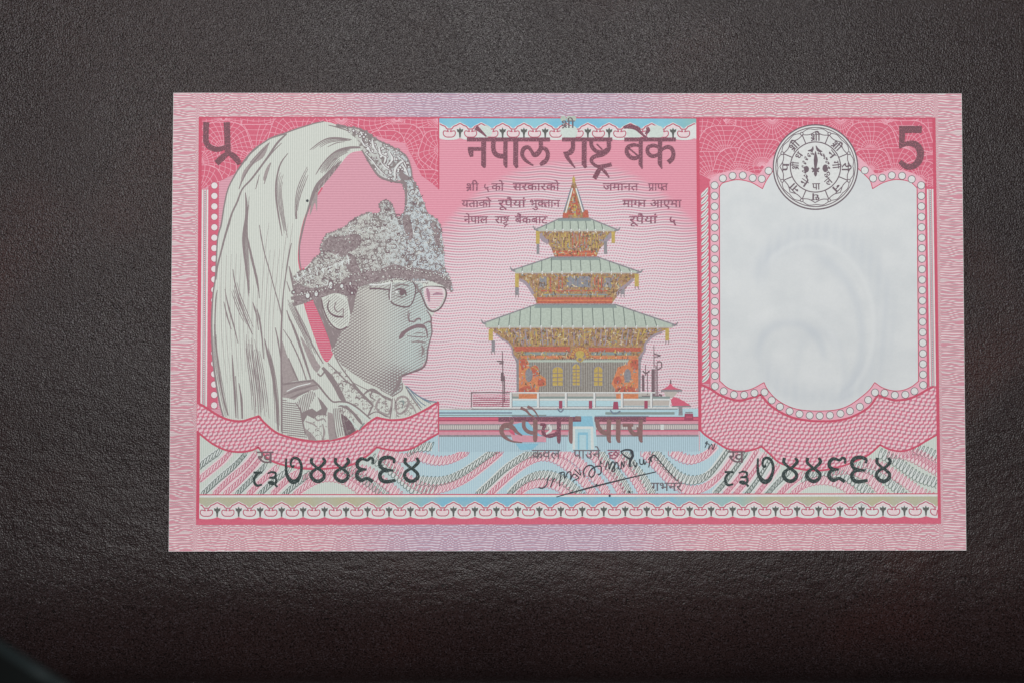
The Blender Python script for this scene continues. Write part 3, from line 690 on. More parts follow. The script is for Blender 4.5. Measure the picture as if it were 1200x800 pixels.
# bright bridge and stair in the middle
ws.fill([(655,478),(707,478),(707,487),(655,487)], AQUA, 3); ws.fill([(600,486.5),(760,486.5),(760,487.5),(600,487.5)], STEEL, 3)
ws.fill([(668,486),(697,486),(700,528),(664,528)], AQUA, 3); ws.fill([(671,487),(694,487),(696,500),(670,500)], SKY, 4)
ws.fill([(671,499),(695,499),(696,526),(671,526)], PALE, 5); ws.fill([(674,502),(692,502),(692.5,526),(674,526)], AQUA, 6); ws.fill([(677,506),(689,506),(689,526),(677,526)], SKY, 7); ws.fill([(679,509),(687,509),(687,526),(679,526)], AQUA, 8)
ws.fill([(600,497),(618,493),(628,505),(640,514),(638,518),(604,518)], SKY, 4); ws.fill([(598,508),(612,509),(640,511),(640,517.5),(602,517.5)], ROSEF, 5); ws.fill([(604,519),(632,519),(624,526),(610,527)], SKY, 4)
for x in (738, 776, 716): ws.fill([(x-2,497),(x+2,497),(x+2,503),(x-2,503)], PALE, 4)
ws.build()

# ================================================================== lettering
tt = Part('title_lettering', 22, label='large brown Devanagari bank name')
def S(part, pts, w, mat, lift=0, **k): part.stroke(pts, w, mat, lift, **k)
H = lambda pts, w, lift=0: S(tt, pts, w, HEAD, lift)
Hs = lambda pts, w, lift=0: S(tt, pts, w, HEAD, lift, smooth=False)
for x0, x1 in ((547.2,644.5),(658.6,717.5),(731.5,792)): Hs([(x0,163.8),(x1,163.8)], 4.6)
Hs([(566.8,164),(566.6,194),(568.2,197)], [5.8,5.6,2]); Hs([(548.2,174.8),(566,174.8)], 4.2, 1); H([(551.5,174),(551.8,179),(552.8,184)], [6,6,4], 2)
H([(578.2,165),(578,174),(580,180),(585,183),(591,183.4)], 5.4, 1); Hs([(592.3,164),(592.2,193),(593.6,197)], [5,5,2])
Hs([(604.4,164),(604.2,193),(606,197)], [5.8,5.8,3], 1)
H([(633.6,165),(633.6,174),(630,180),(626,182),(622.6,177),(618.8,172.8),(613.8,174.6),(611.8,181),(614.8,187),(619.5,191),(625,194.3)], [5,5,6,5,3.5,4.2,5,4.6,4,3,1.6], 1)
H([(630,177.5),(634.5,174.6),(639.2,175),(642,181),(640.4,187.5),(636.5,191),(632.8,193.4)], [2,3.5,4.6,4.6,5,5.6,3], 2)
H([(557.5,149.6),(563,154),(570,160.5)], [6,3.8,1.6], 1); S(tt, [(563,148.6),(568,150.5),(571,156)], 3.4, LEAF, 2)
# ra
H([(671.2,165),(671.4,173),(669,178),(664.6,180.5)], [5,5,6.4,5], 1); H([(663,178),(664.5,184),(668.4,190),(673.8,197)], [6.5,4.6,3.4,1.4], 2)
Hs([(684.6,164),(684.4,193),(686.6,197)], [5.8,5.8,3])
H([(692.6,165),(693.6,172),(698.5,177.4),(706,178.5),(712.4,174)], [4.6,4.6,4.4,4.4,3], 1); Hs([(699,168.8),(706,176)], 1.6, 1)
H([(713.2,165),(713,175),(706.5,181),(697.5,183.4),(693,187),(694.5,191.6),(700,195.2),(708,194.8),(716.6,193)], [5,5,5,4.6,4.4,3.6,3.6,4.4,4.6], 2)
H([(704.5,195),(700.5,202),(696.4,209.6)], [3.5,5.6,5.4], 1); H([(704,197),(709,202),(713.8,208.4)], [3,3.6,1.4], 3)
# bai~
H([(750,171.2),(742,170.2),(735.6,173),(734.4,179),(738.6,184.4),(745,185.6),(750.6,182)], [3,4.2,4.6,4.8,4.8,4.6,3], 1); Hs([(735.6,173),(747.6,183)], 1.8, 1)
Hs([(750.8,164),(750.6,193),(752.6,198)], [4.8,4.8,1.4])
Hs([(773.4,164),(773.2,192),(775.6,198)], [5.2,5.2,1.4], 1)
H([(773.4,174),(766.5,170.8),(760,172.6),(758.6,177.8),(762.4,182.6),(768.4,182.8),(773.6,178.4)], [3,4.2,4.4,4.4,4.6,4.2,2.4], 2)
H([(774,177),(780.4,172.8),(786,173.6),(789,179.4),(787.8,186),(783,190.6)], [3,4.2,4.6,4.6,5.2,5.6], 3)
H([(730.8,149.8),(737,148.6),(744.5,150.4),(750.5,155.5),(757,162.5)], [3,5.5,5,3.4,1.4], 1); H([(745,149.2),(749,151.6),(748.8,155.4)], [3.6,3.4,2], 2); H([(758,149.4),(759.6,153),(756.6,157.6)], [3,5,2.4], 3); H([(752,157),(760,163)], 1.6, 2)
tt.build()
sp = Part('patch', 21, label='pale green blotches where the blue and white prints overlap'); 
for p in (([(564,150),(570,147.6),(575.6,152),(576,158.6),(570.5,160.4),(566,155)]), ([(736,152),(742,151),(748,156),(751,161),(738,161),(734,156)]), ([(762,149),(769,147.5),(776,150),(776,160.6),(762,160.6),(760,154)]), ([(658,150),(674,149),(675,160.8),(660,160.8)])): sp.fill(sm(p, True), LEAF)
for x in (660,667,672): sp.disc(x, 139.5, 3.4, TEAL)
sp.build()
st_ = Part('small_lettering', 22, label='small dark Devanagari word above the title')
text(st_, '1', 657.5, 673.5, 141.8, 150.4, GREY, fat=.02); st_.build()
sl = Part('promise_lettering', 20, label='three small lines of Devanagari either side of the spire')
for s_, x0, x1, yt, yb in (('1',546,561,215.2,223.6),('५',566.5,574,216,224.5),('को',576,590.5,215.2,223.6),('सरकारको',601,655.5,215,223.4),('जमानत',706.5,748,215.2,223.4),('3ाप4त',759.5,782.5,215.2,223.4),
  ('यताको',541,575.5,235,243),('रूपैयां',584,616,234.6,243),('भुक4तान',620.5,656,234.6,243),('माग4न',729.5,757,234.6,242.8),('आएमा',761.5,798.5,234.6,243),
  ('नेपाल',543.8,571.6,253.8,262),('रा2',580,597,253.8,262),('बैंकबाट',603.5,641.5,253.8,262),('रूपैयां',737.5,770,253.6,262),('५',783.5,793.5,254.6,263.6)):
    text(sl, s_, x0, x1, yt, yb, SMALLT, fat=.022)
sl.build()
rp = Part('value_lettering', 22, label='large brown Devanagari words for five rupees')
R_ = lambda pts, w, lift=0, m=HEAD, **k: S(rp, pts, w, m, lift, **k)
BR = flat('olive_brown_ink', (138,108,108), mottle=.2)
for x0, x1 in ((584,681),(696.5,757)): R_([(x0,490.6),(x1,490.6)], 5.6, smooth=False)
R_([(601,491),(598,496),(591,497.6),(587.6,503),(589.4,509),(594,513.4),(601,516.6),(612,518)], [4,4.4,5,5.4,4.6,3.4,2,1], 1, BR); R_([(588,500),(595,497.6),(601,501),(606,506),(612,509.6)], [4.6,6.4,6,3.6,1.4], 2, BR); R_([(597,503),(600,505.6),(603,508.6)], [3,4,2], 3, RED)
R_([(613.8,492),(614,499.5),(618,504.6),(624,506.6),(627,506)], 4.4, 1, BR); R_([(627.2,491),(627.2,513),(626.6,517)], [5.4,5.2,2.5], 0, BR)
R_([(610,477.4),(616,480),(621,485),(627,489)], [3.4,3,2.2,1.2], 1, BR); R_([(618,475.8),(624,478.4),(628,483),(631,488)], [3.4,2.4,1.6,1.2], 2, BR)
R_([(633,496.6),(638.4,497.6),(636.6,502),(637,507),(643,510),(650,508.6),(655,504)], [3,4,3.6,4.4,5,4.4,4], 1); R_([(643,497),(645.6,503),(640,508)], [2.6,3,2], 2, PALE); R_([(654.8,491),(654.8,514),(655.4,519)], [5,4.8,2])
R_([(668.8,489),(668.8,514),(670,519)], [5,4.8,2], 0, BR); R_([(674,489.4),(680.5,489.4)], 4.6, 1, BR)
R_([(699.6,491),(700.6,498),(704.6,504.6),(710,507),(714,506.4)], 5, 1, BR); R_([(713.8,491),(713.4,513),(715.6,518)], [5.2,5,2], 0, BR); R_([(724.6,491),(724.4,513),(726.4,518)], [5.6,5.4,2.4], 0, BR)
R_([(729.5,497.4),(742,497.4)], 3.8, 2, BR); R_([(737.6,497),(738.4,503),(743,507.8),(748.5,506.4),(746.6,500)], [4,4.6,4.8,4,2], 3, BR); R_([(750.8,491),(750.6,513),(752.6,517.6)], [5,4.8,2], 0, BR)
rp.build()
tx = Part('small_lettering', 20, label='small grey Devanagari line under the value')
text(tx, 'कवल', 623.5, 656.5, 526.6, 537, GREY, fat=.01); text(tx, 'पाउने', 672, 703.5, 526.6, 536.6, GREY, fat=.01); text(tx, 'छ', 712, 726, 526.4, 537, SMALLT, fat=.02)
text(tx, 'गभनर', 763.5, 799, 565, 574.4, GREY, fat=.02); tx.build()

# ---- numerals
n1 = Part('numeral', 22, label='brown Devanagari numeral in the upper left corner')
S(n1, [(241.8,143.6),(241.4,156),(241.8,167),(246.5,173),(255,175.4),(264,173)], [7,6.4,6.6,6.4,6,5], NUM, 1); S(n1, [(265.8,143.6),(266.4,160),(267,181)], [7.4,7,7], NUM)
S(n1, [(268.6,178.6),(261.4,184.4),(253.6,191.6)], [4,7.2,7], NUM, 2); S(n1, [(267.4,179),(274,183.6),(278.8,189),(280.6,193)], [5,7,6.6,5], NUM, 3)
n1.build()
n2 = Part('numeral', 22, label='dark brown numeral 5 in the upper right corner')
n2.fill([(1053.6,148),(1080,148),(1080,156.2),(1060.6,156.2),(1060,166.2),(1055.5,174.5),(1053.4,174)], NUM)
S(n2, [(1054.6,173),(1060.4,169.4),(1067.4,168.4),(1073.4,170.4),(1077.6,175.6),(1078.4,182),(1076.4,189),(1071.6,194.2),(1065.4,196),(1059.6,194.2),(1054.4,189.6)], [3,5,6.6,8,8.2,8.4,8.2,7.4,6.6,6.4,5], NUM, 1)
n2.build()

# ---- serial numbers: each character is a part
D7 = [([(.02,.04),(.0,.35),(.05,.7),(.28,.95),(.5,1.0),(.75,.9),(.92,.62),(.95,.35),(.8,.1),(.52,.02),(.34,.12),(.3,.3),(.42,.4),(.5,.32)], [2.2,2.8,3.6,5.2,5.6,4.6,3.4,3.4,3.2,3.2,3,2.6,2.6,2])]
D4 = [([(.14,.02),(.1,.2),(.3,.34),(.5,.44),(.72,.54),(.92,.68),(.88,.86),(.6,.98),(.3,.94),(.08,.78),(.12,.62),(.35,.5),(.62,.42),(.86,.28),(.98,.16),(.84,.02)], [4,3.6,3,3.2,3.4,3.8,4,4.4,4.2,4.2,3.8,3.2,3.2,3.8,3.8,3])]
D9 = [([(.98,.26),(1.0,.1),(.85,.02),(.66,.12),(.5,.08),(.28,.06),(.08,.2),(.08,.38),(.3,.48),(.62,.5)], [2.6,3,3.4,3,3,4,4.4,4,3.6,2.6]), ([(.4,.5),(.1,.6),(.06,.8),(.3,.94),(.62,.86),(.8,.92),(.98,1.0)], [3,4.2,4.6,4.4,3.4,4,4.2])]
D6 = [([(.8,.24),(.84,.1),(.55,.0),(.2,.04),(.02,.2),(.08,.4),(.34,.5),(.8,.54)], [2.8,3.4,4.2,4.6,4.6,4,3.6,2.6]), ([(.6,.54),(.2,.56),(.02,.72),(.1,.92),(.4,1.0),(.92,.94)], [2.6,3.8,4.6,4.6,4.4,3.4])]
def serial(x0s, y0, h, lab, pre):
    sn = Part('serial_number', 23, label=lab); 
    for k, (D_, xx, wd) in enumerate(zip((D7,D4,D4,D9,D6,D4), x0s, (19,18,18,20,20.5,18))):
        for pts, ws_ in D_: sn.stroke([(xx+a*wd, y0+b_*h) for a, b_ in pts], [max(2.0, w_*1.02) for w_ in ws_], SERIAL, k % 3)
    px, py = pre
    text(sn, 'ख', px+2, px+21, py, py+13.5, INKD, 0, fat=.02)
    sn.stroke([(px-2.5,py+24.4),(px+8,py+24.4)], 2.4, SERIAL, 0, False); sn.stroke([(px+4,py+24.6),(px-.6,py+29),(px-1.6,py+35),(px+1.5,py+39.6),(px+7.6,py+38.6)], [2.4,2.6,3.2,3,2.2], SERIAL, 1)
    sn.stroke([(px+14,py+25.6),(px+19,py+23.8),(px+23.6,py+25.4),(px+22.6,py+29.6),(px+16,py+30.6),(px+23.4,py+31),(px+24,py+36),(px+19.6,py+38),(px+15.2,py+36),(px+20,py+35.6),(px+25.6,py+41.4)], [1.6,2.4,2.8,2.8,2,2.6,3,2.8,2.2,2.2,2.6], SERIAL, 2)
    sn.build()
serial((335.2,363.2,391.2,417.4,444.8,472.8), 535.2, 28.5, 'dark green serial number on the left', (299.5,528.5))
serial((887.8,916.6,944,970.4,997.8,1025.6), 535.2, 28.5, 'dark green serial number on the right', (851.5,528))

# ---- signature
sg = Part('signature', 26, label='dark handwritten signature slanting over its underline')
for pts, w_ in (([(652,581.6),(690,571),(730,561),(768.5,552.2)], [1,1.9,1.5,1.2]), ([(631,570.6),(636,571.2),(640.6,567),(641.6,561.6),(644,556.4)], 1.4), ([(645,570),(648,562),(650.6,559)], 1.3),
  ([(655.6,569),(656.4,560),(657.6,553),(655,554),(661,552.6),(661.6,560),(665.4,552.6),(669,553),(668.6,561),(671,556),(674.5,554.6)], 1.3), ([(671.6,562.6),(678,559),(673.6,554.6)], 1.2), ([(673,549),(677,553),(680.6,556),(678.6,549)], 1.1),
  ([(684.6,558.6),(684,551),(688,545.4),(693.6,544.8),(697,549.6),(696,556),(692.6,558.4),(690,554.6),(693.6,548.6),(700,545.6),(704.4,546.6),(704,553.6),(700.6,555.6)], 1.5), ([(703,545.6),(703.6,539.6),(705,543)], 1.2),
  ([(709.6,549.6),(711,541.6),(713,540.6),(714,549),(716.6,541.6),(719.6,541),(720,550.6),(717,550.8),(722,541.6)], 1.4), ([(721,541),(724,542),(725,548.6),(728,547.8),(728.4,540),(731,546.6),(731.4,539.6)], 1.3),
  ([(727,528.6),(733,526.4),(740,527.2),(741.6,531.6),(738.6,536.8),(732.6,533.8),(727.6,529.4)], [1.4,2,2,2,2.4,1.8,1.2]), ([(739,528),(741.4,533),(738.4,539),(738,546.6)], [2,3.4,3,2.2]), ([(741.6,540),(744.6,546.6),(746,541)], 1.2),
  ([(749.6,537),(750,542.6),(753.4,543),(754,537.4),(755.4,543.6),(757.4,540)], 1.3), ([(759.6,538.4),(762,534.6),(763.6,540.6)], 1.3), ([(760,547),(762.6,536.4),(766.4,532.8),(771,537.4),(778,545.6),(786,554.6),(794,563)], [1.2,1.8,1.8,1.3,1,1,.8]),
  ([(826,524),(829,516.6),(826.4,519),(831,520),(830,526),(834,519.6),(835,526),(838,519)], 1.0)):
    sg.stroke(pts, w_, SIGN, sg.k % 3)
for x, y, r in ((699,567.6,1.4),(737.4,575.6,1.5),(714.4,580.2,1.4)): sg.disc(x, y, r, SIGN, 2)
sg.build()

# ================================================================== seal
se = Part('seal', 24, label='round black and white seal with Devanagari letters round its rim')
cx, cy = 955.5, 196.2
SI = flat('seal_ink', (112,98,106))
se.disc(cx, cy, 49.8, WHT, 0, n=72)
for r, w_ in ((49.4,1.5),(46.4,1.1),(29.4,1.3)): se.ring(cx, cy, r, w_, SI, 1, 72)
nodes = []
for k in range(8):
    a = -math.pi/2+k*math.pi/4; nodes.append((a, 42.6)); nodes.append((a+math.pi/8, 41.4))
pol = lambda a, r: (cx+r*math.cos(a), cy+r*math.sin(a))
for i in range(16):
    (a0, r0), (a1, r1) = nodes[i], nodes[(i+1) % 16]
    if a1 < a0: a1 += TAU
    am = (a0+a1)/2
    se.stroke(sm([pol(a0,r0+1.6),pol(am,45.2),pol(a1,r1+1.2)]), .9, SI, 2, False)
    se.stroke(sm([pol(a0,r0-.6),pol(am,38.6),pol(a1,r1-1.2)]), 1.0, SI, 3, False)
for k in range(8):
    a = -math.pi/2+math.pi/8+k*math.pi/4; se.stroke([pol(a,29.6),pol(a,40)], 1.2, SI, 2, False); x, y = pol(a,42.2); se.disc(x, y, 2.2, SI, 4); se.disc(x, y, 1.2, WHT, 5)
for k, s_ in enumerate(('1','1','री','न','ध','ना','प','1')):
    a = k*math.pi/4; x, y = pol(a-math.pi/2, 34.8); ht = 8.0
    text(se, s_, 0, 10 if len(s_) == 1 and s_ != '1' or s_ == 'री' else 11.5, 0, ht, SI, 4, fat=.032, ang=a, center=(x, y))
for ang, s_, r_ in ((-55,'ध',23.5),(-86,'1',23.5),(52,'न',23.8),(84,'गी',23.5),(138,'ल',23.0),(178,'पा',22.8),(-144,'ने',23.2)):
    a = D(ang); x, y = pol(a-math.pi/2, r_); fl = math.pi if abs(ang) > 120 else 0
    text(se, s_, 0, 9 if s_ in '1पागीने' else 7.6, 0, 7.4, SI, 4, fat=.032, ang=a+fl, center=(x, y))
for a_ in np.linspace(-125, 125, 15):       # inner ring of little leaves and beads
    if abs(a_) < 12: continue
    a = D(a_)-math.pi/2; x, y = cx+15.6*math.cos(a)*.92, cy+17.5*math.sin(a)
    se.disc(x, y, 2.4, SI, 4, ry=1.3, ang=a+.6, n=8); se.disc(x, y, .8, WHT, 5, n=6); se.disc(x+1.8, y+1.5, 1.2, SI, 4, n=8)
se.stroke([(cx-9,cy-19),(cx-4,cy-20),(cx-3,cy-24)], [1,3.4,1], SI, 4); se.stroke([(cx+8,cy-18),(cx+3,cy-20),(cx+.5,cy-25)], [1,3.4,1], SI, 5)
se.stroke([(cx,cy-18.5),(cx+.1,cy-13),(cx+.3,cy-8),(cx,cy-1),(cx,cy+3)], [.8,3.4,5.0,3.2,2.4], SI, 5)
se.stroke([(cx-4.6,cy+1),(cx,cy+3.6),(cx+4.6,cy+1)], [2,3,2], SI, 6); se.stroke([(cx-4,cy+5.6),(cx,cy+3.8),(cx+4,cy+5.6)], [1.6,3,1.6], SI, 7); se.stroke([(cx,cy+4),(cx,cy+8),(cx,cy+11)], [2.6,4,1.4], SI, 4)
se.disc(cx+11.5, cy+1.5, 3.4, SI, 4, ry=4.6); se.disc(cx-10.6, cy+2.5, 3, SI, 4, ry=3.8); se.disc(cx+15, cy+8, 2.2, SI, 4); se.disc(cx+15, cy+8, 1.1, WHT, 5)
se.build()
def carve(part, poly, n, lift, seed=3):     # tiny carved figures
    r = np.random.default_rng(seed); P = np.array(poly, float); lo, hi = P.min(0), P.max(0); q = r.uniform(lo, hi, (n*3,2)); q = q[inside(poly, q)][:n]
    pal = [flat('carving_shade', (116,98,82)), GOLD, flat('carving_tan', (172,142,112)), LILAC, flat('carving_light', (206,190,160)), TEALD, INKD]
    for i, (x, y) in enumerate(q):
        a = r.uniform(-.5,.5)+(math.pi/2 if r.random() < .7 else 0); l = r.uniform(.8,2.4); m_ = pal[int(r.choice(7, p=[.26,.18,.12,.12,.14,.1,.08]))]
        part.stroke([(x-l*math.cos(a),y-l*math.sin(a)),(x+r.uniform(-.5,.5),y),(x+l*math.cos(a),y+l*math.sin(a))], [.5,r.uniform(.9,1.6),.5], m_, lift+i % 2, smooth=False)
FURL = flat('fur_light', (166,154,156))
INKS = flat('soft_brown_ink', (160,150,150), mottle=.16)
# ================================================================== pagoda
pg = Part('pagoda', 7, label='three tiered pagoda with pale green roofs and gold finial')
L = lambda part, pts, w, m, lift=2: part.stroke(pts, w, m, lift, smooth=False)
# wall with doors
pg.fill([(606,418),(750,418),(749,467),(607,467)], WALLM)
pg.fill([(601,414),(608,421),(608,467),(605.5,467),(605,425)], SLATE, 1); pg.fill([(748,418),(755,410),(751,424),(750.5,467),(748,467)], SLATE, 1)
pg.fill([(613,421.5),(742,421.5),(742,424),(613,424)], TEAL, 1)
pg_o = pg.build()

def sub(name, level, label=None): return Part(name, level, pg_o, label)
w1 = sub('temple_wing', 9, 'orange left wing wall with an oval window')
w1.fill([(608,419),(614,418),(619,423),(621,431),(627,427),(631,431),(632,438),(639.5,443),(640,451),(632,452.5),(630,462),(629,469),(608,469)], OR)
for p in [((609,422),(616,420),(618,428),(612,433)),((622,430),(630,429),(630,438),(624,440)),((609,455),(622,452),(628,460),(627,468),(609,468)),((631,443),(638,445),(637,451),(631,451))]: w1.fill(sm(p, True), BRICK, 1)
w1.disc(619.8, 439, 4.4, SLATE, 2, ry=8.2, n=18); w1.disc(619.8, 440, 3, TEALD, 3, ry=6.4, n=14); carve(w1, [(609,420),(619,424),(630,430),(638,446),(628,466),(609,466)], 60, 4, 8); w1.disc(619.8, 439, 3.4, SLATE, 6, ry=6.6, n=18); w1.build()
w2 = sub('temple_wing', 9, 'orange right wing wall with an oval window')
w2.fill([(737,421),(748,418),(748,469),(721,469),(722,457),(716.5,449),(721,438),(724,430),(730,428),(735,426)], OR)
for p in [((739,423),(747,421),(747,432),(740,431)),((722,455),(734,452),(747,456),(746,467),(722,467)),((719,445),(725,440),(728,447),(722,450))]: w2.fill(sm(p, True), BRICK, 1)
w2.disc(735.4, 440, 4.2, SLATE, 2, ry=8.4, n=18); w2.disc(735.6, 440.6, 2.8, TEALD, 3, ry=6.4, n=14); carve(w2, [(738,421),(747,420),(747,467),(722,467),(718,448),(726,430)], 60, 4, 9); w2.disc(735.4, 440, 3.2, SLATE, 6, ry=6.8, n=18); w2.build()
for x0, x1, y0, y1, ny in ((647.5,659.5,432,451.5,3),(671,679.4,428.5,451,5),(696,706,431.5,451.5,3)):
    d = Part('window', 9, pg_o); c_ = (x0+x1)/2
    d.fill([(x0-1.6,y0),(x0+1,y0-3),(c_,y0-4.6),(x1-1,y0-3),(x1+1.6,y0),(x1+1.6,y1+1),(x0-1.6,y1+1)], SLATE); d.fill([(x0,y0+1),(x0+2,y0-1.4),(c_,y0-2.6),(x1-2,y0-1.4),(x1,y0+1),(x1,y1),(x0,y1)], GOLD, 1)
    L(d, [(c_,y0-2),(c_,y1)], .9, INK)
    for k in range(1, ny+1): y = y0+(y1-y0)*k/(ny+1); L(d, [(x0,y),(x1,y)], .9, INK, 3)
    d.build()
# carved eave bands, tier 3
e3 = sub('carved_eave', 9, 'gold brown carved struts under the lowest roof')
e3.fill(sm([(572,383.8),(784.4,384.4)])+[(775,389),(766,393),(760,398),(756,402.5),(755.5,410),(748,419.5),(607.5,421),(601,415),(600,407.5),(596,401),(589,397),(581,391)], EAVE)
e3.fill([(602,406),(668,406),(668,411.6),(604,411.6)], BRICK, 1); e3.fill([(690,407),(751.6,407),(750,411.6),(690,411.6)], BRICK, 1)
e3.fill([(604,411.8),(668,411.8),(668,416.6),(607,416.6)], EAVE, 2); e3.fill([(609,416.4),(668,416.4),(668,419.4),(611,419.4)], OR, 1); e3.fill([(692,416.6),(748,416.6),(744,420),(692,420)], OR, 1)
e3.fill([(613,412.4),(665,412.4),(665,415.6),(613,415.6)], TEALD, 3); e3.fill([(693,412.4),(740,412.4),(740,415.6),(693,415.6)], TEALD, 3)
for x in np.arange(583, 778, 6.4):
    yb = 404 if 603 < x < 752 else (395 if 590 < x < 765 else 388)
    L(e3, [(x,386),(x+(675-x)*.05,yb)], 1.4, GOLD if int(x) % 2 else LILAC, 4)
for x0, x1, y0, y1, m in ((572.6,577.6,386,399,GOLD),(576,580,399,412,SLATE),(779.6,784,385,399,GOLD)): e3.fill([(x0,y0),(x1,y0),(x1,y1),(x0,y1)], m, 5)
for x in (576,579.6,780.2,783.6): L(e3, [(x,399 if x > 600 else 411),(x,403.4 if x > 600 else 415)], .9, INK, 5)
e3.stroke([(581,391),(589,397.4),(596,401.6),(600,408),(601,415),(606,421)], 1.8, LILAC, 6); e3.stroke([(776,389),(766,393.4),(760,398.4),(756,403),(755,411),(749,419)], 2.6, LILAC, 6)
carve(e3, [(576,385),(782,385),(760,396),(752,404),(604,404),(598,397),(582,389)], 420, 5)
carve(e3, [(606,411),(750,411),(746,420),(610,420)], 120, 5, 5)
e3.build()
sun = sub('sun_ornament', 16, 'gold radiating ornament over the middle door')
sun.disc(679.6, 414, 5.6, GOLD, 0, n=20); sun.ring(679.6,414,5.8,1.2,INK,1)
for a in np.linspace(-math.pi, 0, 11): x, y = 679.6+8.8*math.cos(a), 417+8.8*math.sin(a); sun.disc(x, y, 1.9, GOLD, 2, n=10); sun.ring(x, y, 1.9, .6, BRICK, 3, 10)
sun.disc(679.6, 420.4, 4.4, GOLD, 3, ry=3.6); sun.disc(679.6, 421, 2.2, INK, 4, ry=2); sun.build()
e2 = sub('carved_eave', 9, 'carved struts and grey window under the middle roof')
e2.fill([(604,320),(748.6,320.4),(745,324),(738,332),(733,339),(725,345),(717,356),(629,356),(625,346),(620,339),(613,331),(605,326)], EAVE)
e2.fill([(664,324),(692,324),(692,337),(664,337)], SLATE, 1); e2.fill([(632.4,324.6),(640.4,324.6),(640.4,336.6),(632.4,336.6)], SLATE, 1); e2.fill([(708,326),(717,326),(717,337),(708,337)], SLATE, 1)
for x0 in (666, 671.5, 677, 682.5, 688): L(e2, [(x0,325),(x0,336)], 1, STEEL, 2)
for x0 in (642,645,655,659,697,701,705): L(e2, [(x0,325),(x0,343)], 1.3, BRICK if x0 % 2 else GOLD, 2)
L(e2, [(634,341),(712,341)], 1.4, BRICK, 2); L(e2, [(636,345.6),(712,345.6)], 1.6, TEALD, 2)
e2.fill([(629,348.8),(718,348.8),(717,355.8),(630,355.8)], BRICK, 3); L(e2, [(630,352.4),(717,352.4)], 1.6, OR, 4)
for x0, x1, y0, y1, m in ((603.6,608,320.6,337,GOLD),(603.6,608,337,346,SLATE),(743.6,748.6,321.4,336,GOLD),(727,732,336,345,SLATE)): e2.fill([(x0,y0),(x1,y0),(x1,y1),(x0,y1)], m, 5)
e2.stroke([(609,328),(615,331),(621,338),(625,345)], 3.4, LILAC, 5); e2.stroke([(742,327),(736,333),(729,338),(722,346)], 3.4, LILAC, 5)
for x in (604.4,607.4,727.8,731.4,744.4,748): L(e2, [(x,336 if x > 740 else 345),(x,339.6 if x > 740 else 349)], .9, INK, 5)
carve(e2, [(610,321),(742,321),(724,345),(716,348),(630,348),(622,336)], 260, 5, 6)
e2.build()
e1 = sub('carved_eave', 9, 'carved struts under the top roof')
e1.fill([(629,270),(723,270.4),(716,278),(709,286),(703,291),(699,301.4),(650,301.4),(646,291),(641,283),(634,277)], EAVE)
e1.fill([(648,294),(700,294),(699,301),(650,301)], BRICK, 1); L(e1, [(649,297.4),(699,297.4)], 1.5, OR, 2)
e1.stroke([(633,274),(637,281),(643,284)], 5, LILAC, 2); e1.stroke([(717,274),(712,280),(705,284)], 5, LILAC, 2)
for x0, x1, y0, y1, m in ((628,632.4,270,286,GOLD),(628.8,632,286,298,SLATE),(707.6,711.4,283,298,SLATE),(716.6,720.6,271,285,GOLD)): e1.fill([(x0,y0),(x1,y0),(x1,y1),(x0,y1)], m, 3)
for x in np.arange(650, 702, 4.2): L(e1, [(x,274),(x+(675-x)*.06,291)], 1.2, BRICK if int(x) % 2 else GOLD, 4)
carve(e1, [(634,271),(718,271),(704,288),(700,300),(650,300),(645,287)], 200, 5, 7)
e1.build()
# roofs
def roof(label, top, bot, ribs, slant, band):
    r = Part('roof', 14, pg_o, label)
    (tx0,tx1,ty), (bx0,bx1,by0,by1,yb) = top, bot
    poly = [(tx0,ty),(tx1,ty),(bx1,by1),(bx1-3,yb),(bx0+3,yb),(bx0,by0)]
    r.fill(poly, TEAL)
    r.fill([(tx0,ty),(tx1,ty),(tx1+2,ty+band),(tx0-2,ty+band)], TEALD, 1)
    for x in ribs:
        f = (x-tx0)/(tx1-tx0); xt = x-slant*(x-(bx0+bx1)/2)/(bx1-bx0)*2-.8
        ytop = ty+band if tx0 < xt < tx1 else (ty+(by0-ty)*(tx0-xt)/(tx0-bx0)+1 if xt <= tx0 else ty+(by1-ty)*(xt-tx1)/(bx1-tx1)+1)
        if yb-ytop < 2: continue
        L(r, [(xt,ytop),(x,yb-1.4)], .95, RIB, 2); L(r, [(x+.8,yb-2.4),(x+.8,yb+1.6)], 1.5, WHT, 3)
    L(r, [(bx0,by0),(tx0,ty+.4),(tx1,ty+.4),(bx1,by1)], 1.5, SLATE, 4); L(r, [(bx0+3,yb),(bx1-3,yb)], 1.1, BEIGE, 4)
    r.stroke([(bx0-3.4,by0-4),(bx0-1,by0),(bx0+3,by0+1.6)], [.8,2,1.4], SLATE, 5); r.stroke([(bx1+3.2,by1-3.2),(bx1+1,by1),(bx1-4,by1+1)], [.8,2,1.4], SLATE, 5)
    r.build()
roof('pale green top roof', (655.5,691,256), (628,723.6,269,269.6,271), np.arange(640,716,9.5), 1.5, 3.4)
roof('pale green middle roof', (646.5,700.5,301.2), (601,750,316.6,318.8,320.2), np.arange(611.4,742,11.6), 2.0, 4)
roof('pale green lowest roof, the widest', (628,721,356.6), (567,791,378.4,380.6,383.8), np.arange(583.8,780,12.4), 3.0, 4.6)
fi = sub('finial', 14, 'tall gold and red spire on the top roof')
fi.fill([(672.2,205),(674.2,214),(677,222),(681,236),(684.6,249.4),(688,248),(690,255.8),(659,255.8),(660.4,249),(664,237),(668.4,222),(670.6,214)], EAVE)
fi.fill([(672.4,219),(680.6,252),(664.4,252)], BRICK, 1); L(fi, [(670.8,221),(662.8,250)], 1.5, WHT, 2); L(fi, [(675,221),(683,249)], 1.5, WHT, 2); L(fi, [(673.4,240),(673.8,254)], 2.2, GOLD, 3)
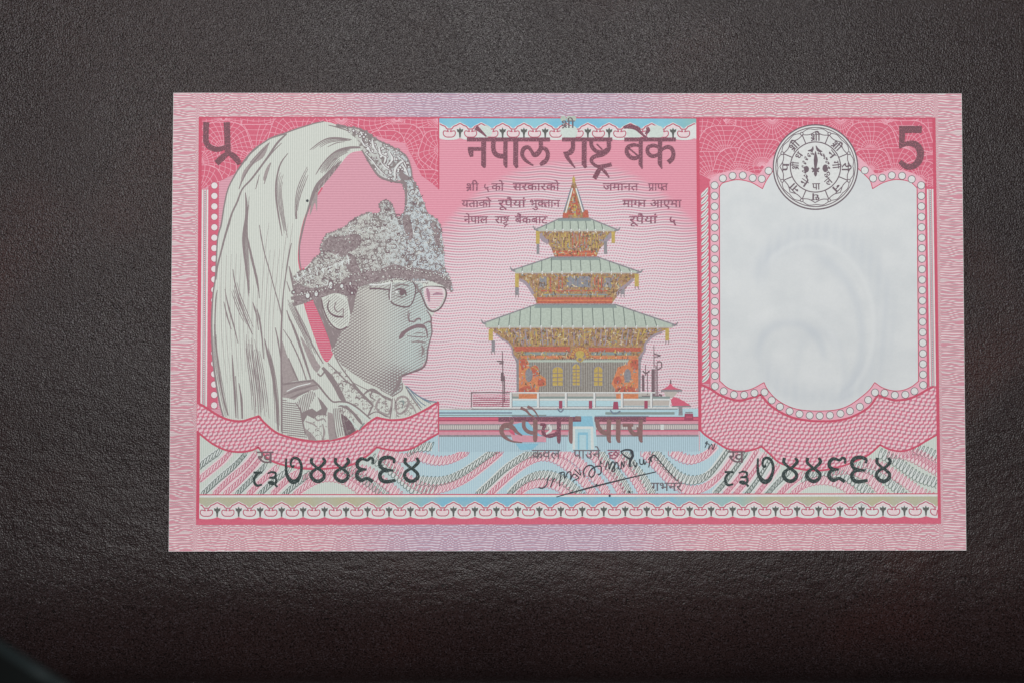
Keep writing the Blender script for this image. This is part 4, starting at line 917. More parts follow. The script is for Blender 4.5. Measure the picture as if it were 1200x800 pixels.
L(fi, [(668.8,222),(660.6,249)], 1.2, STEEL, 3); L(fi, [(676.6,222),(684.6,248)], 1.2, STEEL, 3); fi.fill([(684,246),(689,247),(690,255),(683,255.6)], BRICK, 3); fi.fill([(659.6,250),(666,250),(666,255.6),(659.6,255.6)], BRICK, 3)
carve(fi, [(672.4,222),(680,250),(664.6,250)], 40, 4, 10); fi.disc(672.3, 211, 1.8, GOLD, 3, ry=3.6); fi.build()
# platform, railings, poles
pf = Part('railing', 17, label='white railings and stepped platform before the temple')
pf.fill([(600,460.6),(768,460.6),(768,478),(600,478)], BEIGE)
for y0, y1, m in ((464,466.4,TEALD),(466.6,468.6,PALE),(468.8,475.6,AQUA),(475.6,476.6,SLATE)): pf.fill([(600,y0),(785,y0),(785,y1),(600,y1)], m, 1)
pf.fill([(728,468.8),(785,468.8),(785,474.8),(728,474.8)], BEIGE, 2)
pf.fill([(608,461),(631,461),(630,466.6),(608,466.6)], OR, 2); pf.fill([(722,461),(748,461),(748,466.6),(722,466.6)], OR, 2)
L(pf, [(598,459.6),(768,459.6)], 1.5, WHT, 4); L(pf, [(552,477.2),(794,477.2)], 1.6, WHT, 4); L(pf, [(552,478.8),(794,478.8)], .9, SLATE, 4)
for x in (598.5,630.4,663,696.4,728.6,763): L(pf, [(x,459),(x,478)], 2.2, WHT, 5); L(pf, [(x+1.6,460),(x+1.6,477)], .8, SLATE, 5)
for x, m in ((692,PLUM),(657,PLUM),(757,PLUM)): pf.fill([(x-2,469),(x+2,469),(x+2,478),(x-2,478)], m, 6)
pf.stroke([(715,480),(720,484),(727,481)], 1.6, STEEL, 6); pf.fill([(719,470),(724,470),(725,479),(718,479)], PLUM, 6); pf.stroke([(653,478),(657,482),(661,478)], 1.6, STEEL, 6)
L(pf, [(552.4,459),(552.4,477)], 1.1, INKD, 4); L(pf, [(552,459.4),(600,459.4)], 1.1, INKD, 4)
for y in np.arange(462, 476.4, 2.2): L(pf, [(554,y),(598,y)], .8, PLUM if y > 466 else ROSEF, 3)
pf.build()
po = Part('lamp_post', 17, label='dark pole with a banner left of the temple')
for pts, w_ in (([(588.6,411),(589.2,436),(589.4,478)], [1,1.2,1.2]), ([(582,422.6),(590,423.6)], [1,2.4]), ([(585,425.4),(590,425.6)], 1.4), ([(588.6,436),(588.6,446)], 3.4), ([(591,440),(591.2,470)], 1.4),
    ([(756.4,427),(756.6,440)], 1), ([(753.6,439),(753.8,458)], 3), ([(758.6,436),(758.8,462)], 1), ([(753,434),(757,437),(761,434)], 1.6), ([(766.2,404),(766.4,430)], [.8,1.2]), ([(765.4,432),(765.4,464)], 4), ([(768.6,428),(768.8,464)], 1.1), ([(766,414),(774,416.6)], [1,2]), ([(767,418),(773,417)], 1),
    ([(770,423.4),(774.6,424),(775,430),(770,433)], 1.4), ([(770,424),(770.6,463)], 1), ([(772,462),(776,463)], 2.4), ([(752,464),(772,464)], 2), ([(756,470),(759.6,470)], 2)):
    if pts[0][0] > 700 and po.label.endswith('left of the temple'): po.build(); po = Part('lamp_post', 17, label='dark poles with banners right of the temple')
    po.stroke(pts, w_, INKD, po.k % 3)
po.build()
pv = Part('pavilion', 18, label='two small pink roofed shrines at the right of the temple')
pv.fill([(778,458),(795,458),(791,462.6),(788,465.4),(782,465.4),(779,462)], BEIGE); pv.stroke([(774.4,457.2),(799.4,457.2)], 2.2, SLATE, 1, smooth=False); pv.fill(sm([(775.4,455.8),(781,453.2),(785.4,449)])+sm([(786.2,449),(790,453.2),(799,455.8)]), RED, 2); pv.stroke([(785.8,444),(785.8,449)], [1,2.2], INKD, 3)
pv.fill([(786,468),(789.4,464.6),(795,466),(803,470.6),(809.6,474.8),(788,475.4)], RED, 2); pv.stroke([(787,475.8),(809.8,475.6)], 1.6, SLATE, 3, smooth=False); pv.stroke([(785.4,468),(784.6,476)], 1.6, WHT, 3)
pv.fill([(795.6,476),(799.6,476),(800,486),(795,486)], SLATE, 2); pv.fill([(802.4,484),(812,484),(812.6,491.6),(801.6,491.6)], PLUM, 6); L(pv, [(803,482.6),(811.6,482.6)], 1.4, SLATE, 6); L(pv, [(804,488),(811,488)], 1, RED, 7)
pv.build()

# ================================================================== portrait
outl_left = sm([(379.4,142.7),(369,144.8),(358.8,147.9),(345,152.3),(334,156.4),(320,161),(309,167.5),(298,175.4),(290,184.3),(282,195),(275.6,205),(267.2,222),(262.5,243),(259.4,263),(255.6,277),(253.9,296),(252.6,324),(249.8,345),(248,378),(249.4,417),(252.8,445),(257.5,472),(262,488.6)])
right_top = sm([(379.4,142.7),(388,144.3),(396,147.2),(405,149)]) + [(415,149.7),(423,152),(430,154.4),(436,159),(441,163.7),(450,168),(460,173),(468,176),(475,182.5),(479,189),(480.8,195.6),(482.6,208.7),(487,215),(490.4,222),(497.4,238.7),(501,250),(507,254),(512.4,257.7),(516,264),(517.5,272),(519.6,289),(521.6,315.5),(525,322),(528.8,332),(529.6,341),(523,336)]
face_r = [(523.4,346),(517.5,360),(509,366.6),(505.4,372),(504.6,378),(506,388.4),(504,396.6),(500.6,411),(499,421.3),(493.8,430.6),(479.3,436.8),(471,440.5)]
body_r = [(471.6,447.4),(476,452),(489.5,463),(503,469.3),(512,470.6),(513.4,474)]
bot = [tuple(p) for p in scallopL_top[::-1]]
sil = [tuple(p) for p in outl_left] + [(262,492)] + [tuple(p) for p in scallopL_top if 262 < p[0] < 513] + [(q[0], q[1]) for q in body_r[::-1]] + face_r[::-1] + right_top[::-1]
pt = Part('portrait', 8, label='engraved profile portrait of a man in a plumed crown and glasses')
pt.fill(sil, PORTB)
pt.stroke(outl_left, [1.3,1.6,1.4,2.2,1.6,1.8,1.5,1.8,2.2,1.6], INK, 2, False)
ob = pt.build()
gap = Part('plume_gap', 10, ob, label='rose ground seen through the arch of the plume')
gappoly = sm([(424.8,176.8),(413.8,178.6),(407,183),(400,191.5),(390.7,203),(381,215),(374,226),(366,236),(360.6,248),(356,261),(352.6,276),(350.6,290),(350.2,305),(352.4,318)]) + sm([(352.4,318),(360,312),(369,303),(380,296),(386,284),(391,273),(404,267),(414,259),(424,253),(432,251),(440,251),(446,247),(446,240),(450,236),(455,236),(460,242),(463,249)]) + sm([(463,252),(466,256),(471,252),(474.6,244),(475,232),(474.4,222),(472.6,215),(468,211.5),(463,213.4),(455,211.6),(446,208),(440,201),(436,196),(430,188),(424.8,176.8)])
gap.fill([tuple(p) for p in gappoly], PINKH); gap.stroke(np.array(gappoly)[44:120], 2.0, RED, 1, False); gap.build()
sv = Part('plume_gap', 10, ob, label='narrow rose sliver behind the neck')
sv.fill(sm([(356.5,353),(367.5,352.3),(372,364),(378,378),(385,396),(389.8,411),(389.6,416),(383.5,423.8),(377,417),(368,394),(360,370)], True), RED)
for y in np.arange(354, 424, 2.6):
    clip_stroke(sv, [(350,y),(395,y)], .8, ROSEF, [(356.5,353),(367.5,352.3),(372,364),(378,378),(385,396),(389.8,411),(389.6,416),(383.5,423.8),(377,417),(368,394),(360,370)], 1)
sv.build()
# plume strokes
pl = Part('plume', 12, ob, label='long white plume of the crown falling behind the head')
def ps(pts, w, m=INK, lift=None): pl.stroke(pts, w, m, (pl.k % 3) if lift is None else lift)
def bundle(a, b, n, w=.8):
    a, b = np.array(sm(a)), np.array(sm(b)); t = np.linspace(0,1,16)
    ra = np.stack([np.interp(t, np.linspace(0,1,len(a)), a[:,i]) for i in (0,1)],1); rb = np.stack([np.interp(t, np.linspace(0,1,len(b)), b[:,i]) for i in (0,1)],1)
    for k in range(n):
        f = k/(n-1); c0 = int(rng.integers(0,3)); c1 = 16-int(rng.integers(0,3)); ps((ra*(1-f)+rb*f)[c0:c1], [w*.5,w,w,w*.5])
def wedge(pts, m=None, lift=1): pl.fill(sm(pts, True), m or INKS, lift)
wedge([(315,168),(309,184),(297,193),(286,208),(281,220),(285,202),(296,188),(304,178)]); ps([(316,167.4),(306,180),(293,196),(284,212),(280,222)], [1,2,1.4,1]); ps([(309,174),(300,183),(293,191)], .9); ps([(303,172.6),(293,181),(288,189)], [.8,1.4,1])
ps([(334,157.6),(318,162),(311,166)], [.8,1.8,1.2]); ps([(336,157),(325,168),(314,184),(304,198),(294,211),(284,222),(278,237),(272,250),(268,263),(263,280),(259,296),(255,312),(253,328)], [1.6,2.4,2,2.2,2,1.8,2,2,2.6,2.2,2,2,1.4])
ps([(330,168),(320,178),(312,188),(306,196)], [.7,1.3,1.2,.7]); ps([(304,205),(302,213),(299.6,222)], [.7,1.2,.8]); wedge([(317,191),(314,202),(310,212),(308.6,209),(312,198)]); ps([(317.4,191),(313,204),(309.6,216)], [1,1.6,.9])
ps([(337.4,180),(330,190),(326,201),(323.6,216),(323.6,230),(325.4,246),(328,262),(330.6,277)], [.7,1.6,1.8,2.2,2.4,2,1.6,.8]); bundle([(333,193),(326,212),(326.5,238),(331,262),(334,278)], [(333.5,204),(330,222),(331.4,242),(334.5,264),(337,279)], 4, .9)
bundle([(360,196),(353,210),(348,224),(346,240),(346,254)], [(362.5,202),(357,216),(352,230),(349,244),(348.6,254)], 4, 1.0); ps([(347.4,240),(347.2,257)], [1,2.4])
ps([(364,175.4),(376,166.4),(386,162.4),(398,162.2),(412,164)], [.8,1.2,1.8,1.8,1]); bundle([(363,176),(376,166.4),(390,162),(411,164.4)], [(373,174.6),(384,168),(396,165.6),(410,165)], 4, .9); ps([(384,172.4),(394,168),(404,166.4)], [.6,1,.6])
ps([(370,205),(377,194),(387,183),(397,176.4),(410,173.4),(424,173)], [.8,1.4,1.8,2.2,3,2]); bundle([(371,204),(380,191),(392,180),(412,173.6)], [(377,206),(386,194),(396,185),(416,174.6)], 6, .9)
ps([(385,147),(396,149.6),(406,153),(418,158)], [.8,1.6,1.2,.8])
wedge([(396,192),(400,190),(391,203),(381,215),(374,223),(372,232),(371.4,248),(369,238),(366,246),(363,252),(366,230),(372,216),(384,205)]); ps([(400,189.4),(390,198),(380,208),(372,217),(367,228),(363,240),(358,256),(354,272),(351,288),(351,304),(353,316)], [1.4,3.2,3.4,3.8,4,2.6,1.8,2.2,1.8,1.4,1.2])
for k in range(14): a = k/13; x, y = 396-26*a, 192+30*a; ps([(x+2.6,y-1.6),(x+1,y+3.6)], .8, INKD)
bundle([(396,183),(388,192),(380,204)], [(402,186),(394,196),(386,205)], 5, .9)
pl.disc(360.2, 235.6, 1.7, SIGN, 3, n=8)
ps([(287.6,226),(288.8,240),(288.4,256),(285.4,274),(285.4,288),(287.4,306),(290,326),(292,344)], [1,2.6,3,2.6,2.8,2.4,2.4,1]); bundle([(290,240),(287,276),(288,306),(291,346)], [(293,226),(290,262),(291,300),(293,351)], 4, .9)
ps([(289,273),(291.4,286),(295,304),(299,322),(303,342)], [.8,2.2,2,1.6,.8]); ps([(293,290),(297,308),(302,330),(304,350)], [.8,1.4,1.4,.8])
ps([(304,264),(306,277),(310,297),(316,318),(322,340),(327,357),(330,370)], [.8,1.4,1.2,1.2,1.2,1.2,1.6]); ps([(341.6,285),(338,302),(335,322),(332,345),(330.4,370),(329.6,395),(329.6,430),(330,505)], [.8,1.8,1.4,1.4,2,2.4,2,1.6])
ps([(273,316),(274.6,328),(278,342),(282,357),(289,376),(296,392)], [.8,1.4,1.4,1.4,1.8,1]); bundle([(270,336),(274,350),(281,368),(289,384)], [(277,328),(281,344),(288,362),(297,384)], 5, .95)
ps([(263.6,339),(266,352),(269,364),(274,382),(279,402)], [.7,1.3,2,1.6,.8]); ps([(262.4,354),(266,370),(271,386)], [.8,1.8,.9]); ps([(254.6,340),(253,352),(252,380),(253.4,410),(257,437),(261,462),(267,486)], [.8,1.6,1.6,1.4,1.6,2,1.4]); bundle([(250,380),(251,415),(256,448),(264,488)], [(253,380),(254.4,410),(259,440),(268,487)], 4, .8)
ps([(296,354),(298.6,362),(301,371),(303,387)], [.8,2,1.8,.8]); ps([(301,362),(304,374),(307,395),(309,420)], [1,2.2,1.8,1]); ps([(272,415),(273.6,440),(275.4,464),(276.6,489)], [.9,2.2,2.6,1.2]); ps([(280,448),(283,468),(284,490)], [.8,2.6,2]); ps([(276,440),(278,470),(279,490)], 1)
bundle([(287,396),(290,425),(294,455),(296,486)], [(302,398),(308,430),(313,465),(316,496)], 9, .9); bundle([(289,392),(289,410),(294,440),(297,480)], [(300,400),(304,430),(307,455),(310,494)], 5, .85)
ps([(310,397),(314,415),(319,436),(323,460),(325,480),(326,504)], [1,2.8,3,3,3,1.6]); bundle([(312,400),(318,430),(321,462),(323,503)], [(316,410),(322,436),(326,466),(328,506)], 4, .9); ps([(322.6,384),(326,400),(329,420)], [1,1.8,1])
wedge([(329,398),(336,415),(343,434),(348,448),(331,449)]); ps([(332,386),(342,402),(352,424),(360,448)], [.7,1.4,1.6,1.2]); ps([(338,419),(344,434),(350,447)], [1,2.4,1.6]); ps([(338,370),(344,384),(350,400),(358,424),(365,446)], [1,2.6,3,2.6,1.6]); ps([(336,364),(340,376)], [1,2])
bundle([(336,352),(345,372),(355,392),(368,420)], [(341,350),(350,368),(360,388),(374,422)], 5, 1.1); wedge([(352,394),(362,408),(372,424),(376,430),(372,436),(366,430),(358,412)]); ps([(345,358),(352,376),(362,396),(372,414),(379,426)], [1,1.8,1.6,1.6,1]); ps([(341,350),(345,350),(348,356),(343,357)], 4)
ps([(338.6,312),(341,322),(344,336),(346,346)], [.8,2.6,3,2]); ps([(336,330),(340,342)], [.8,1.4]); 
A_ = [(262,262),(257,300),(256,350),(258,400),(264,450),(272,486)]; B_ = [(346,262),(342,290),(338,320),(333,360),(330,410),(328,500)]
for k in range(15):
    f = (k+.5)/15; a, b_ = np.array(A_), np.array(B_); c0 = int(rng.integers(0,3)); ps((a*(1-f)+b_*f)[c0:c0+4], [.3,.6,.3], INKS, 0)
pl.build()

# ---- face
facepoly = sm([(378,352),(382,345),(390,340),(400,340)]) + [(412,342),(420,338),(432,334),(456,332),(482,330),(495,333),(497,343),(500,357),(503,366),(505.4,372),(504.6,378),(506,388.4),(504,396.6),(500.6,411),(499,421.3),(493.8,430.6),(479.3,436.8),(471,440.5),(471,456),(459.5,464),(446,456),(428,447),(410,437),(402,429),(394,422),(388,410),(389,398),(385,386),(380,372)]
INKM = flat('mid_brown_ink', (132,112,118), mottle=.15)
LIP = flat('lip_tint', (178,192,190))
fc = Part('face', 11, ob, label='face in profile with fine engraved hatching')
fc.fill(facepoly, SKIN)
def darkness(x, y):
    d = .39 + .28*gs(x,y,396,415,34,45) + .30*gs(x,y,455,448,40,16) - .16*gs(x,y,452,385,22,28) - .22*gs(x,y,488,392,16,20) - .12*gs(x,y,478,420,15,12) - .2*gs(x,y,498,376,10,10) - .1*gs(x,y,440,350,20,12) + .2*gs(x,y,494,411,8,12) + .32*gs(x,y,466,446,12,12) + .16*gs(x,y,460,345,14,9) + .12*gs(x,y,418,360,14,20) + .14*gs(x,y,476,372,8,12) + .14*gs(x,y,500,390,5,8)
    return np.clip(d, .08, .8)
hatch(fc, facepoly, D(-32), 2.9, lambda x,y: darkness(x,y)*2.5*(.75+.25*np.sin(x*2.1)), INK, 2, 1.3, bend=.6)
hatch(fc, facepoly, D(28), 3.1, lambda x,y: np.where(darkness(x,y) > .40, (darkness(x,y)-.34)*2.6, 0), INK, 3, 1.6, bend=-.6)
def fs(pts, w, m=INKM, lift=4): fc.stroke(pts, [q*.85 for q in w], m, lift+(fc.k % 3))
fs([(505,370),(505.4,380),(506.2,389),(504.4,397),(501.4,409),(500,421),(495,430.6),(480,436.6),(471,440)], [1.6,2,1.8,1.6,2.2,2.4,2.6,2.4,2])
fs([(478.6,370),(480,376),(485,377),(488,374.6),(492,373.4),(493,376)], [1.4,1.8,1.6,2.2,2,1.2]); fs([(496,380),(500,378),(504,376.6)], [1,1.6,1.6]); fs([(481,366),(479,372),(480,378)], [.8,1.3,1])
fc.fill(sm([(467.6,397.4),(469,391.4),(475,386),(483,381.8),(492,379.6),(498,381.4),(497,384.6),(490,384.2),(483,386.2),(476,390.4),(471.4,396)], True), INKM, 4); fs([(497.4,382),(500,388),(501,396)], [2.2,2.4,1.2], INKM); fs([(477,393.6),(484,394.4),(492,395),(499,395)], [.8,1.2,1.4,1], INKM); fs([(482,400.6),(490,400),(499,401.4)], [1,2.4,1.6], INK); fs([(484,391.6),(491,390),(498,391)], [.6,1.4,.8], INK); fs([(494,404),(496,410),(494,417)], [2,3.4,1.6], INK)
fs([(459,462),(464,455),(468,446),(470,440)], [2,4,5,3], INK); fs([(446,456),(459.6,464.4)], [1,1.6])
fs([(500,364),(503.6,369),(505.6,374),(503.6,378.4)], [1,1.6,1.8,1.4]); fs([(479,364),(478,370),(479,377)], [.8,1.4,1], INK)
fc.build()
ear = Part('ear', 18, ob, label='left ear under the crown')
ear.fill(sm([(377,352),(383,346),(392,344),(402,346),(408,354),(410,366),(409,378),(405,384),(399,386.4),(391,383),(384,374),(379,362)], True), PORTB)
hatch(ear, [(377,352),(392,344),(408,354),(409,378),(399,386),(384,374)], D(-40), 2.6, lambda x,y: .55+0*x, INK, 1, 1.5)
ear.stroke([(377,352),(379,362),(384,374),(391,383),(399,386.4),(407,383)], 1.6, INKD, 2); ear.stroke([(386,352),(384,360),(387,367),(394,371),(403,371.6)], [1,1.8,1.8,2.4,2], INKD, 3); ear.stroke([(394,354),(392,361),(396,366),(402,362),(402,371)], [1,1.6,1.4,1.2,1.4], INK, 4)
ear.build()
hr = Part('hair', 20, ob, label='dark hair at the temple and behind the ear')
hr.fill(sm([(367.5,352),(377,350),(378,362),(383,376),(390,385),(400,388),(396,396),(390,408),(385,396),(378,378),(372,364)], True), INK); hr.fill([(398,334),(421,334),(417,347),(414,359),(410,356),(408,348),(402,341)], INKD, 1); hr.fill(sm([(408,350),(416,347),(414,362),(411,368)], True), INK, 2)
for k in range(70):
    q = np.array([[rng.uniform(368,421), rng.uniform(334,408)]])
    if inside([(367.5,352),(377,350),(378,362),(383,376),(392,386),(398,396),(390,408),(378,378)], q)[0] or inside([(398,334),(421,334),(416,352),(411,366),(408,348)], q)[0]:
        x, y = q[0]; hr.stroke([(x-1,y-3),(x+.4,y),(x+1.8,y+3)], [.4,1,.4], FURL, 4)
hr.build()
# ---- crown
crownpoly = [(345,324),(352,318),(361,314),(369,303),(376,297),(376,288),(383,275),(391,272),(404,266),(414,258),(424,252.5),(432,250),(441,251),(446,248),(445,240),(448,236.4),(454,235.6),(459,240),(462,248),(464,254),(470,254),(474.6,246),(475.4,232),(474,221),(470,212)] + [p for p in right_top if p[1] > 200 and p[1] < 325] + [(528.8,332),(529.6,341),(519,335),(505,329),(488,330),(470,327),(455,328),(440,333),(424,336),(414,340),(400,341),(380,346),(366,352),(352,356),(345,356),(343.4,340)]
cr = Part('crown', 19, ob, label='bead and lace covered crown with a dark fur brim')
cr.fill(crownpoly, LACE)
dk = [[(376,296),(378,286),(384,279),(396,277),(410,275),(422,276),(423,286),(416,293),(408,296),(404,302),(396,300),(386,296)], [(408,297),(414,300),(420,311),(421,318),(414,321),(406,316),(406,304)],
      [(414,320),(428,316),(440,318),(450,314),(462,310),(474,313),(486,314),(498,316),(510,318),(520,321),(528,330),(529.6,341),(519,335),(506,330),(492,327),(478,328),(466,326),(452,328),(440,331),(426,335),(416,339),(408,342),(398,338),(402,328)],
      [(344,330),(352,334),(366,338),(380,336),(392,332),(402,334),(408,342),(412,352),(404,346),(392,344),(380,348),(366,352),(352,357),(345,356)], [(472,256),(478,252),(482,262),(484,276),(480,282),(474,270)], [(504,262),(512,264),(516,276),(514,290),(510,284),(508,272)]]
for p in dk: cr.fill(sm(p, True), INK, 1 + dk.index(p) % 2)
def carve2(part, poly):
    P = np.array(poly, float); q = rng.uniform(P.min(0), P.max(0), (int(np.ptp(P[:,0])*np.ptp(P[:,1])*.16),2)); q = q[inside(poly, q)]
    for i, (x, y) in enumerate(q):
        a = rng.uniform(0, TAU); l = rng.uniform(.8,2.2); part.stroke([(x-l*math.cos(a),y-l*math.sin(a)),(x+rng.uniform(-.8,.8),y),(x+l*math.cos(a),y+l*math.sin(a))], [.4,rng.uniform(.7,1.3),.4], FURL if i % 3 else INKD, 3, smooth=False)
BEADL = flat('bead_light', (198,200,195)); BEADC = flat('bead_cool', (188,204,208))
for p in dk: carve2(cr, p)
def bead(x, y, r, lf):
    cr.disc(x, y, r, INKD if rng.random() < .6 else INK, lf, n=8); cr.disc(x+.1, y-.1, r*.66, (BEADL if rng.random() < .7 else LEAF) if x < 470 else (BEADL if rng.random() < .5 else BEADC), lf+1, n=7)
tr = 0
cb = np.array(crownpoly); bb = [tuple(p) for p in crownpoly]
pts = np.stack([rng.uniform(344,530,5200), rng.uniform(205,356,5200)], 1); pts = pts[inside(crownpoly, pts)]
dkm = np.zeros(len(pts), bool)
for p in dk: dkm |= inside(p, pts)
acc = []
for (x, y), d_ in zip(pts, dkm):
    if d_ and rng.random() > .07: continue
    r = rng.uniform(.8, 1.6) if y < 316 else rng.uniform(1.0,2.0)
    if all((x-a)**2+(y-b_)**2 > (r+c_)**2*.85 for a, b_, c_ in acc[-900:]): acc.append((x,y,r)); bead(x, y, r, 4)
# swirls of light lace
for i in range(330):
    j = int(rng.integers(len(pts)))
    if dkm[j]: continue
    x, y = pts[j]; a = rng.uniform(0, TAU); r = rng.uniform(1.2, 3.2); t = np.linspace(a, a+rng.uniform(2,4.5), 6)
    cr.stroke(np.stack([x+r*np.cos(t), y+r*np.sin(t)*.9],1), rng.uniform(.6,1.1), (INKD if i % 3 else PALE), 6+i % 2)
# lower left jewel band
for k in range(9):
    x = 349+k*7.4; y = 327-k*2.6
    cr.stroke([(x-1.6,y-7),(x,y-2),(x+.8,y+4)], [1,2,1.2], PALE, 7); cr.stroke([(x-3,y+1),(x,y-1),(x+3,y-1.4)], [.8,1.3,.8], PALE, 8)
for x, y, rx, ry in ((361,346,3.6,5),(371,344,3,5),(388,334,3.4,6.5),(401,335,3,3.6),(411,332,1.6,3),(413,343,1.6,2),(372,335,2,1.6),(354,344,2,3)):
    cr.disc(x, y, rx, INKD, 7, ry=ry, n=14); cr.disc(x-.4, y+.6, rx*.62, PALE, 8, ry=ry*.62, n=12)
for path in ([(347,333),(357,325),(370,318),(384,311),(400,305)],[(349,346),(362,343),(378,340),(394,333)],[(412,322),(430,318),(450,316),(470,315),(490,318),(510,321),(522,327)],[(420,337),(440,333),(458,328),(480,329),(500,332)]):
    pp, _ = catmull(np.array(path, float), np.ones(len(path)), k=9)
    for a_, (x, y) in enumerate(pp[::2]): cr.disc(x, y+math.sin(a_)*.5, 1.55, INKD, 9, n=8); cr.disc(x, y+math.sin(a_)*.5, .95, BEADL, 10, n=7)
# fringe along outline
op = np.array(catmull(cb[:26], np.ones(26))[0]); 
for q in op[::2]: cr.disc(q[0]+rng.uniform(-.4,.4), q[1]+rng.uniform(-.4,.4), rng.uniform(1.0,1.7), INK, 3, n=7)
for q in right_top[12:]: cr.disc(q[0]-.6, q[1], 1.7, INK, 3, n=7)
cr.build()
# ---- ornament at plume root
orn = Part('plume_holder', 19, ob, label='curled silver ornament holding the plume')
orp = [(405,149),(415,149.7),(423,152),(430,154.4),(436,159),(441,163.7),(450,168),(460,173),(468,176),(475,182.5),(479,189),(480.8,195.6),(482.6,208.7),(476,214),(468,211.5),(463,213.4),(455,211.6),(446,208),(440,201),(436,196),(430,188),(424.8,177),(421,171),(418,163),(410,157)]
orn.fill(orp, LACE)
for i in range(230):
    q = np.array([[rng.uniform(404,484), rng.uniform(148,215)]])
    if not inside(orp, q)[0]: continue
    x, y = q[0]; r = rng.uniform(1.0,2.3); orn.disc(x, y, r, INKD, 1+i % 2, n=9); orn.disc(x, y, r*.6, WHT, 3+i % 2, n=8)
for pts_, w_ in (([(423,164),(427,170),(431,172),(434,178),(440,180)], [1,3,2.6,2,1]), ([(436,164),(438,172),(442,178)], [1,3,1]), ([(444,172),(446,180),(452,184),(450,192)], [1,3.4,3,1]), ([(456,178),(460,186),(456,193)], [1,3,1]), ([(446,190),(452,196),(458,200)], [1,3.6,1]), ([(463,210),(463,200),(467,193),(473,189)], [1.4,2.6,2.6,1.4]), ([(471,192),(475,198),(478,206)], [1,3.4,1.6]), ([(428,180),(436,188),(442,196),(450,204),(458,208)], [1,2,1.6,1.6,1]), ([(466,183),(472,188),(476,196)], [1,2,1])):
    orn.stroke(pts_, w_, WHT, 5); orn.stroke([(a+1.4,b_+.6) for a, b_ in pts_], .8, INKD, 6)
orn.fill(sm([(468,208),(470,200),(474,204),(481,209),(478,212),(472,211)], True), INK, 7)
orn.stroke([(404,149),(423,152),(441,163.7),(460,173),(475,182.5),(481,195.6),(483,208.7)], 1.6, INK, 7); orn.stroke([(424,176),(436,196),(446,208),(463,213.4),(474,215),(476,226),(475.6,240)], [1.6,2.2,2.4,2,3,2.6,2], INK, 7)
orn.build()
# ---- spectacles
gl = Part('spectacles', 28, ob, label='thin framed glasses worn by the portrait')
def G_(pts, w, m=INKD, lift=0, **k): gl.stroke(pts, [q*.78 for q in w], m, lift+gl.k % 3, **k)
gl.fill(sm([(499,337),(518,338),(521,346),(516,358),(508,363.6),(502,360),(497,348)], True), flat('lens_tint', (214,202,206)))
for y in np.arange(340, 362, 2.6): clip_stroke(gl, [(498,y),(521,y)], .6, COILP, [(499,337),(518,338),(521,346),(516,358),(508,363.6),(502,360),(497,348)], 1)
LM = flat('lens_mauve', (166,130,146)); gl.stroke([(500.5,338),(502,345),(503,354)], [2,4.2,1.6], LM, 2); gl.stroke([(507,345.6),(512,344.6),(518.6,345)], [1.6,3,2.2], LM, 2)  # mauve bars printed on the far lens
G_([(460,328.8),(457,338),(456,348),(460,355.6),(467,358.6),(475,360),(481,358),(485.6,349),(487,338),(484,331),(478,328.4),(468,328)], [1.6,1.2,1.8,2,2,2.2,1.8,1.6,1.8,1.8,1.4,1.4])
G_([(486,346),(490,342),(493,344),(496,351),(500,360),(506,365),(513,363.6),(519,357),(523,346),(521,338),(514,336),(501,336),(495,338),(491,343)], [1.4,1.4,2,2,2.2,2.4,2,2,2.4,2,1.2,1.2,1.2,1.4])
G_([(433,338.4),(445,338.6),(456,340)], [2.6,2.2,1.6]); gl.stroke([(433,334),(445,334),(457,332)], 1.8, WHT, 3); gl.stroke([(459,331),(458,344),(457.6,353)], 1.2, WHT, 4); gl.stroke([(486,331),(492,331),(501,330)], 1.2, WHT, 4)
G_([(463,340.6),(468,339),(474,341),(476,346)], [1.4,3,3.6,1.8], INKD, 3); gl.disc(471, 343.4, 3.0, INKD, 5, n=12); G_([(462,336),(470,333.6),(479,335)], [1,2.4,1.4], INK, 3); G_([(466,347),(472,348.6),(477,346)], [1,1.8,1], INK, 3); gl.disc(465, 342.4, 1.6, WHT, 5, n=8)
G_([(488,333),(490,340),(494,343)], [3.4,3,2], INK)
gl.build()
# ---- uniform
un = Part('uniform', 16, ob, label='braided uniform collar and shoulder')
def us(pts, w, m=INK, lift=3, **k): un.stroke(pts, w, m, lift+un.k % 3, **k)
def uf(pts, m=INK, lift=1): un.fill(pts, m, lift)
ubase = [(330,450),(345,446),(366,444),(372,436),(378,426),(384,424),(391,415.6),(402,429),(428,447),(459.5,464),(470,457),(471.6,447.4),(476,452),(489.5,463),(503,469.3),(512,471)] + [tuple(p) for p in scallopL_top[::-1] if 330 < p[0] < 512]
uf(ubase, PORTB, 0)
uf([(330,450),(352,446.6),(368,446),(374,455),(364,458),(352,462),(345,468),(338,466),(331,465)], INKS, 1); us([(331,450),(350,447),(366,445.4)], 2.2); us([(333,462),(346,457),(360,453),(372,450)], [1,2.8,2.4,1.2]); us([(340,466),(350,462),(362,457)], [1,3,1.4]); us([(336,458),(348,452.6),(364,448.6)], 1.2, WHT, 4)
chest = [(330.4,467),(346,472),(352,481),(356,493),(359,505),(361,514.6),(350,513.6),(331,507)]
uf(chest, PORTB, 1)
for k in range(17): y = 469+k*2.5; clip_stroke(un, [(330,y-.8),(362,y+2.8)], 1.1, INK, chest, 2)
us([(330.6,440),(330.6,508)], 1.1); us([(346,471),(352,480),(354.4,492),(358,508)], [1,2,1.8,1.6])
ch2 = [(346,472),(354,463),(366,456),(371,462),(366,470),(362,480),(356,488)]
uf(ch2, PORTB, 2)
for k in range(16): clip_stroke(un, [(344+k*2.2,456+k*.2),(350+k*2.2,488)], 1.05, INK, ch2, 3)
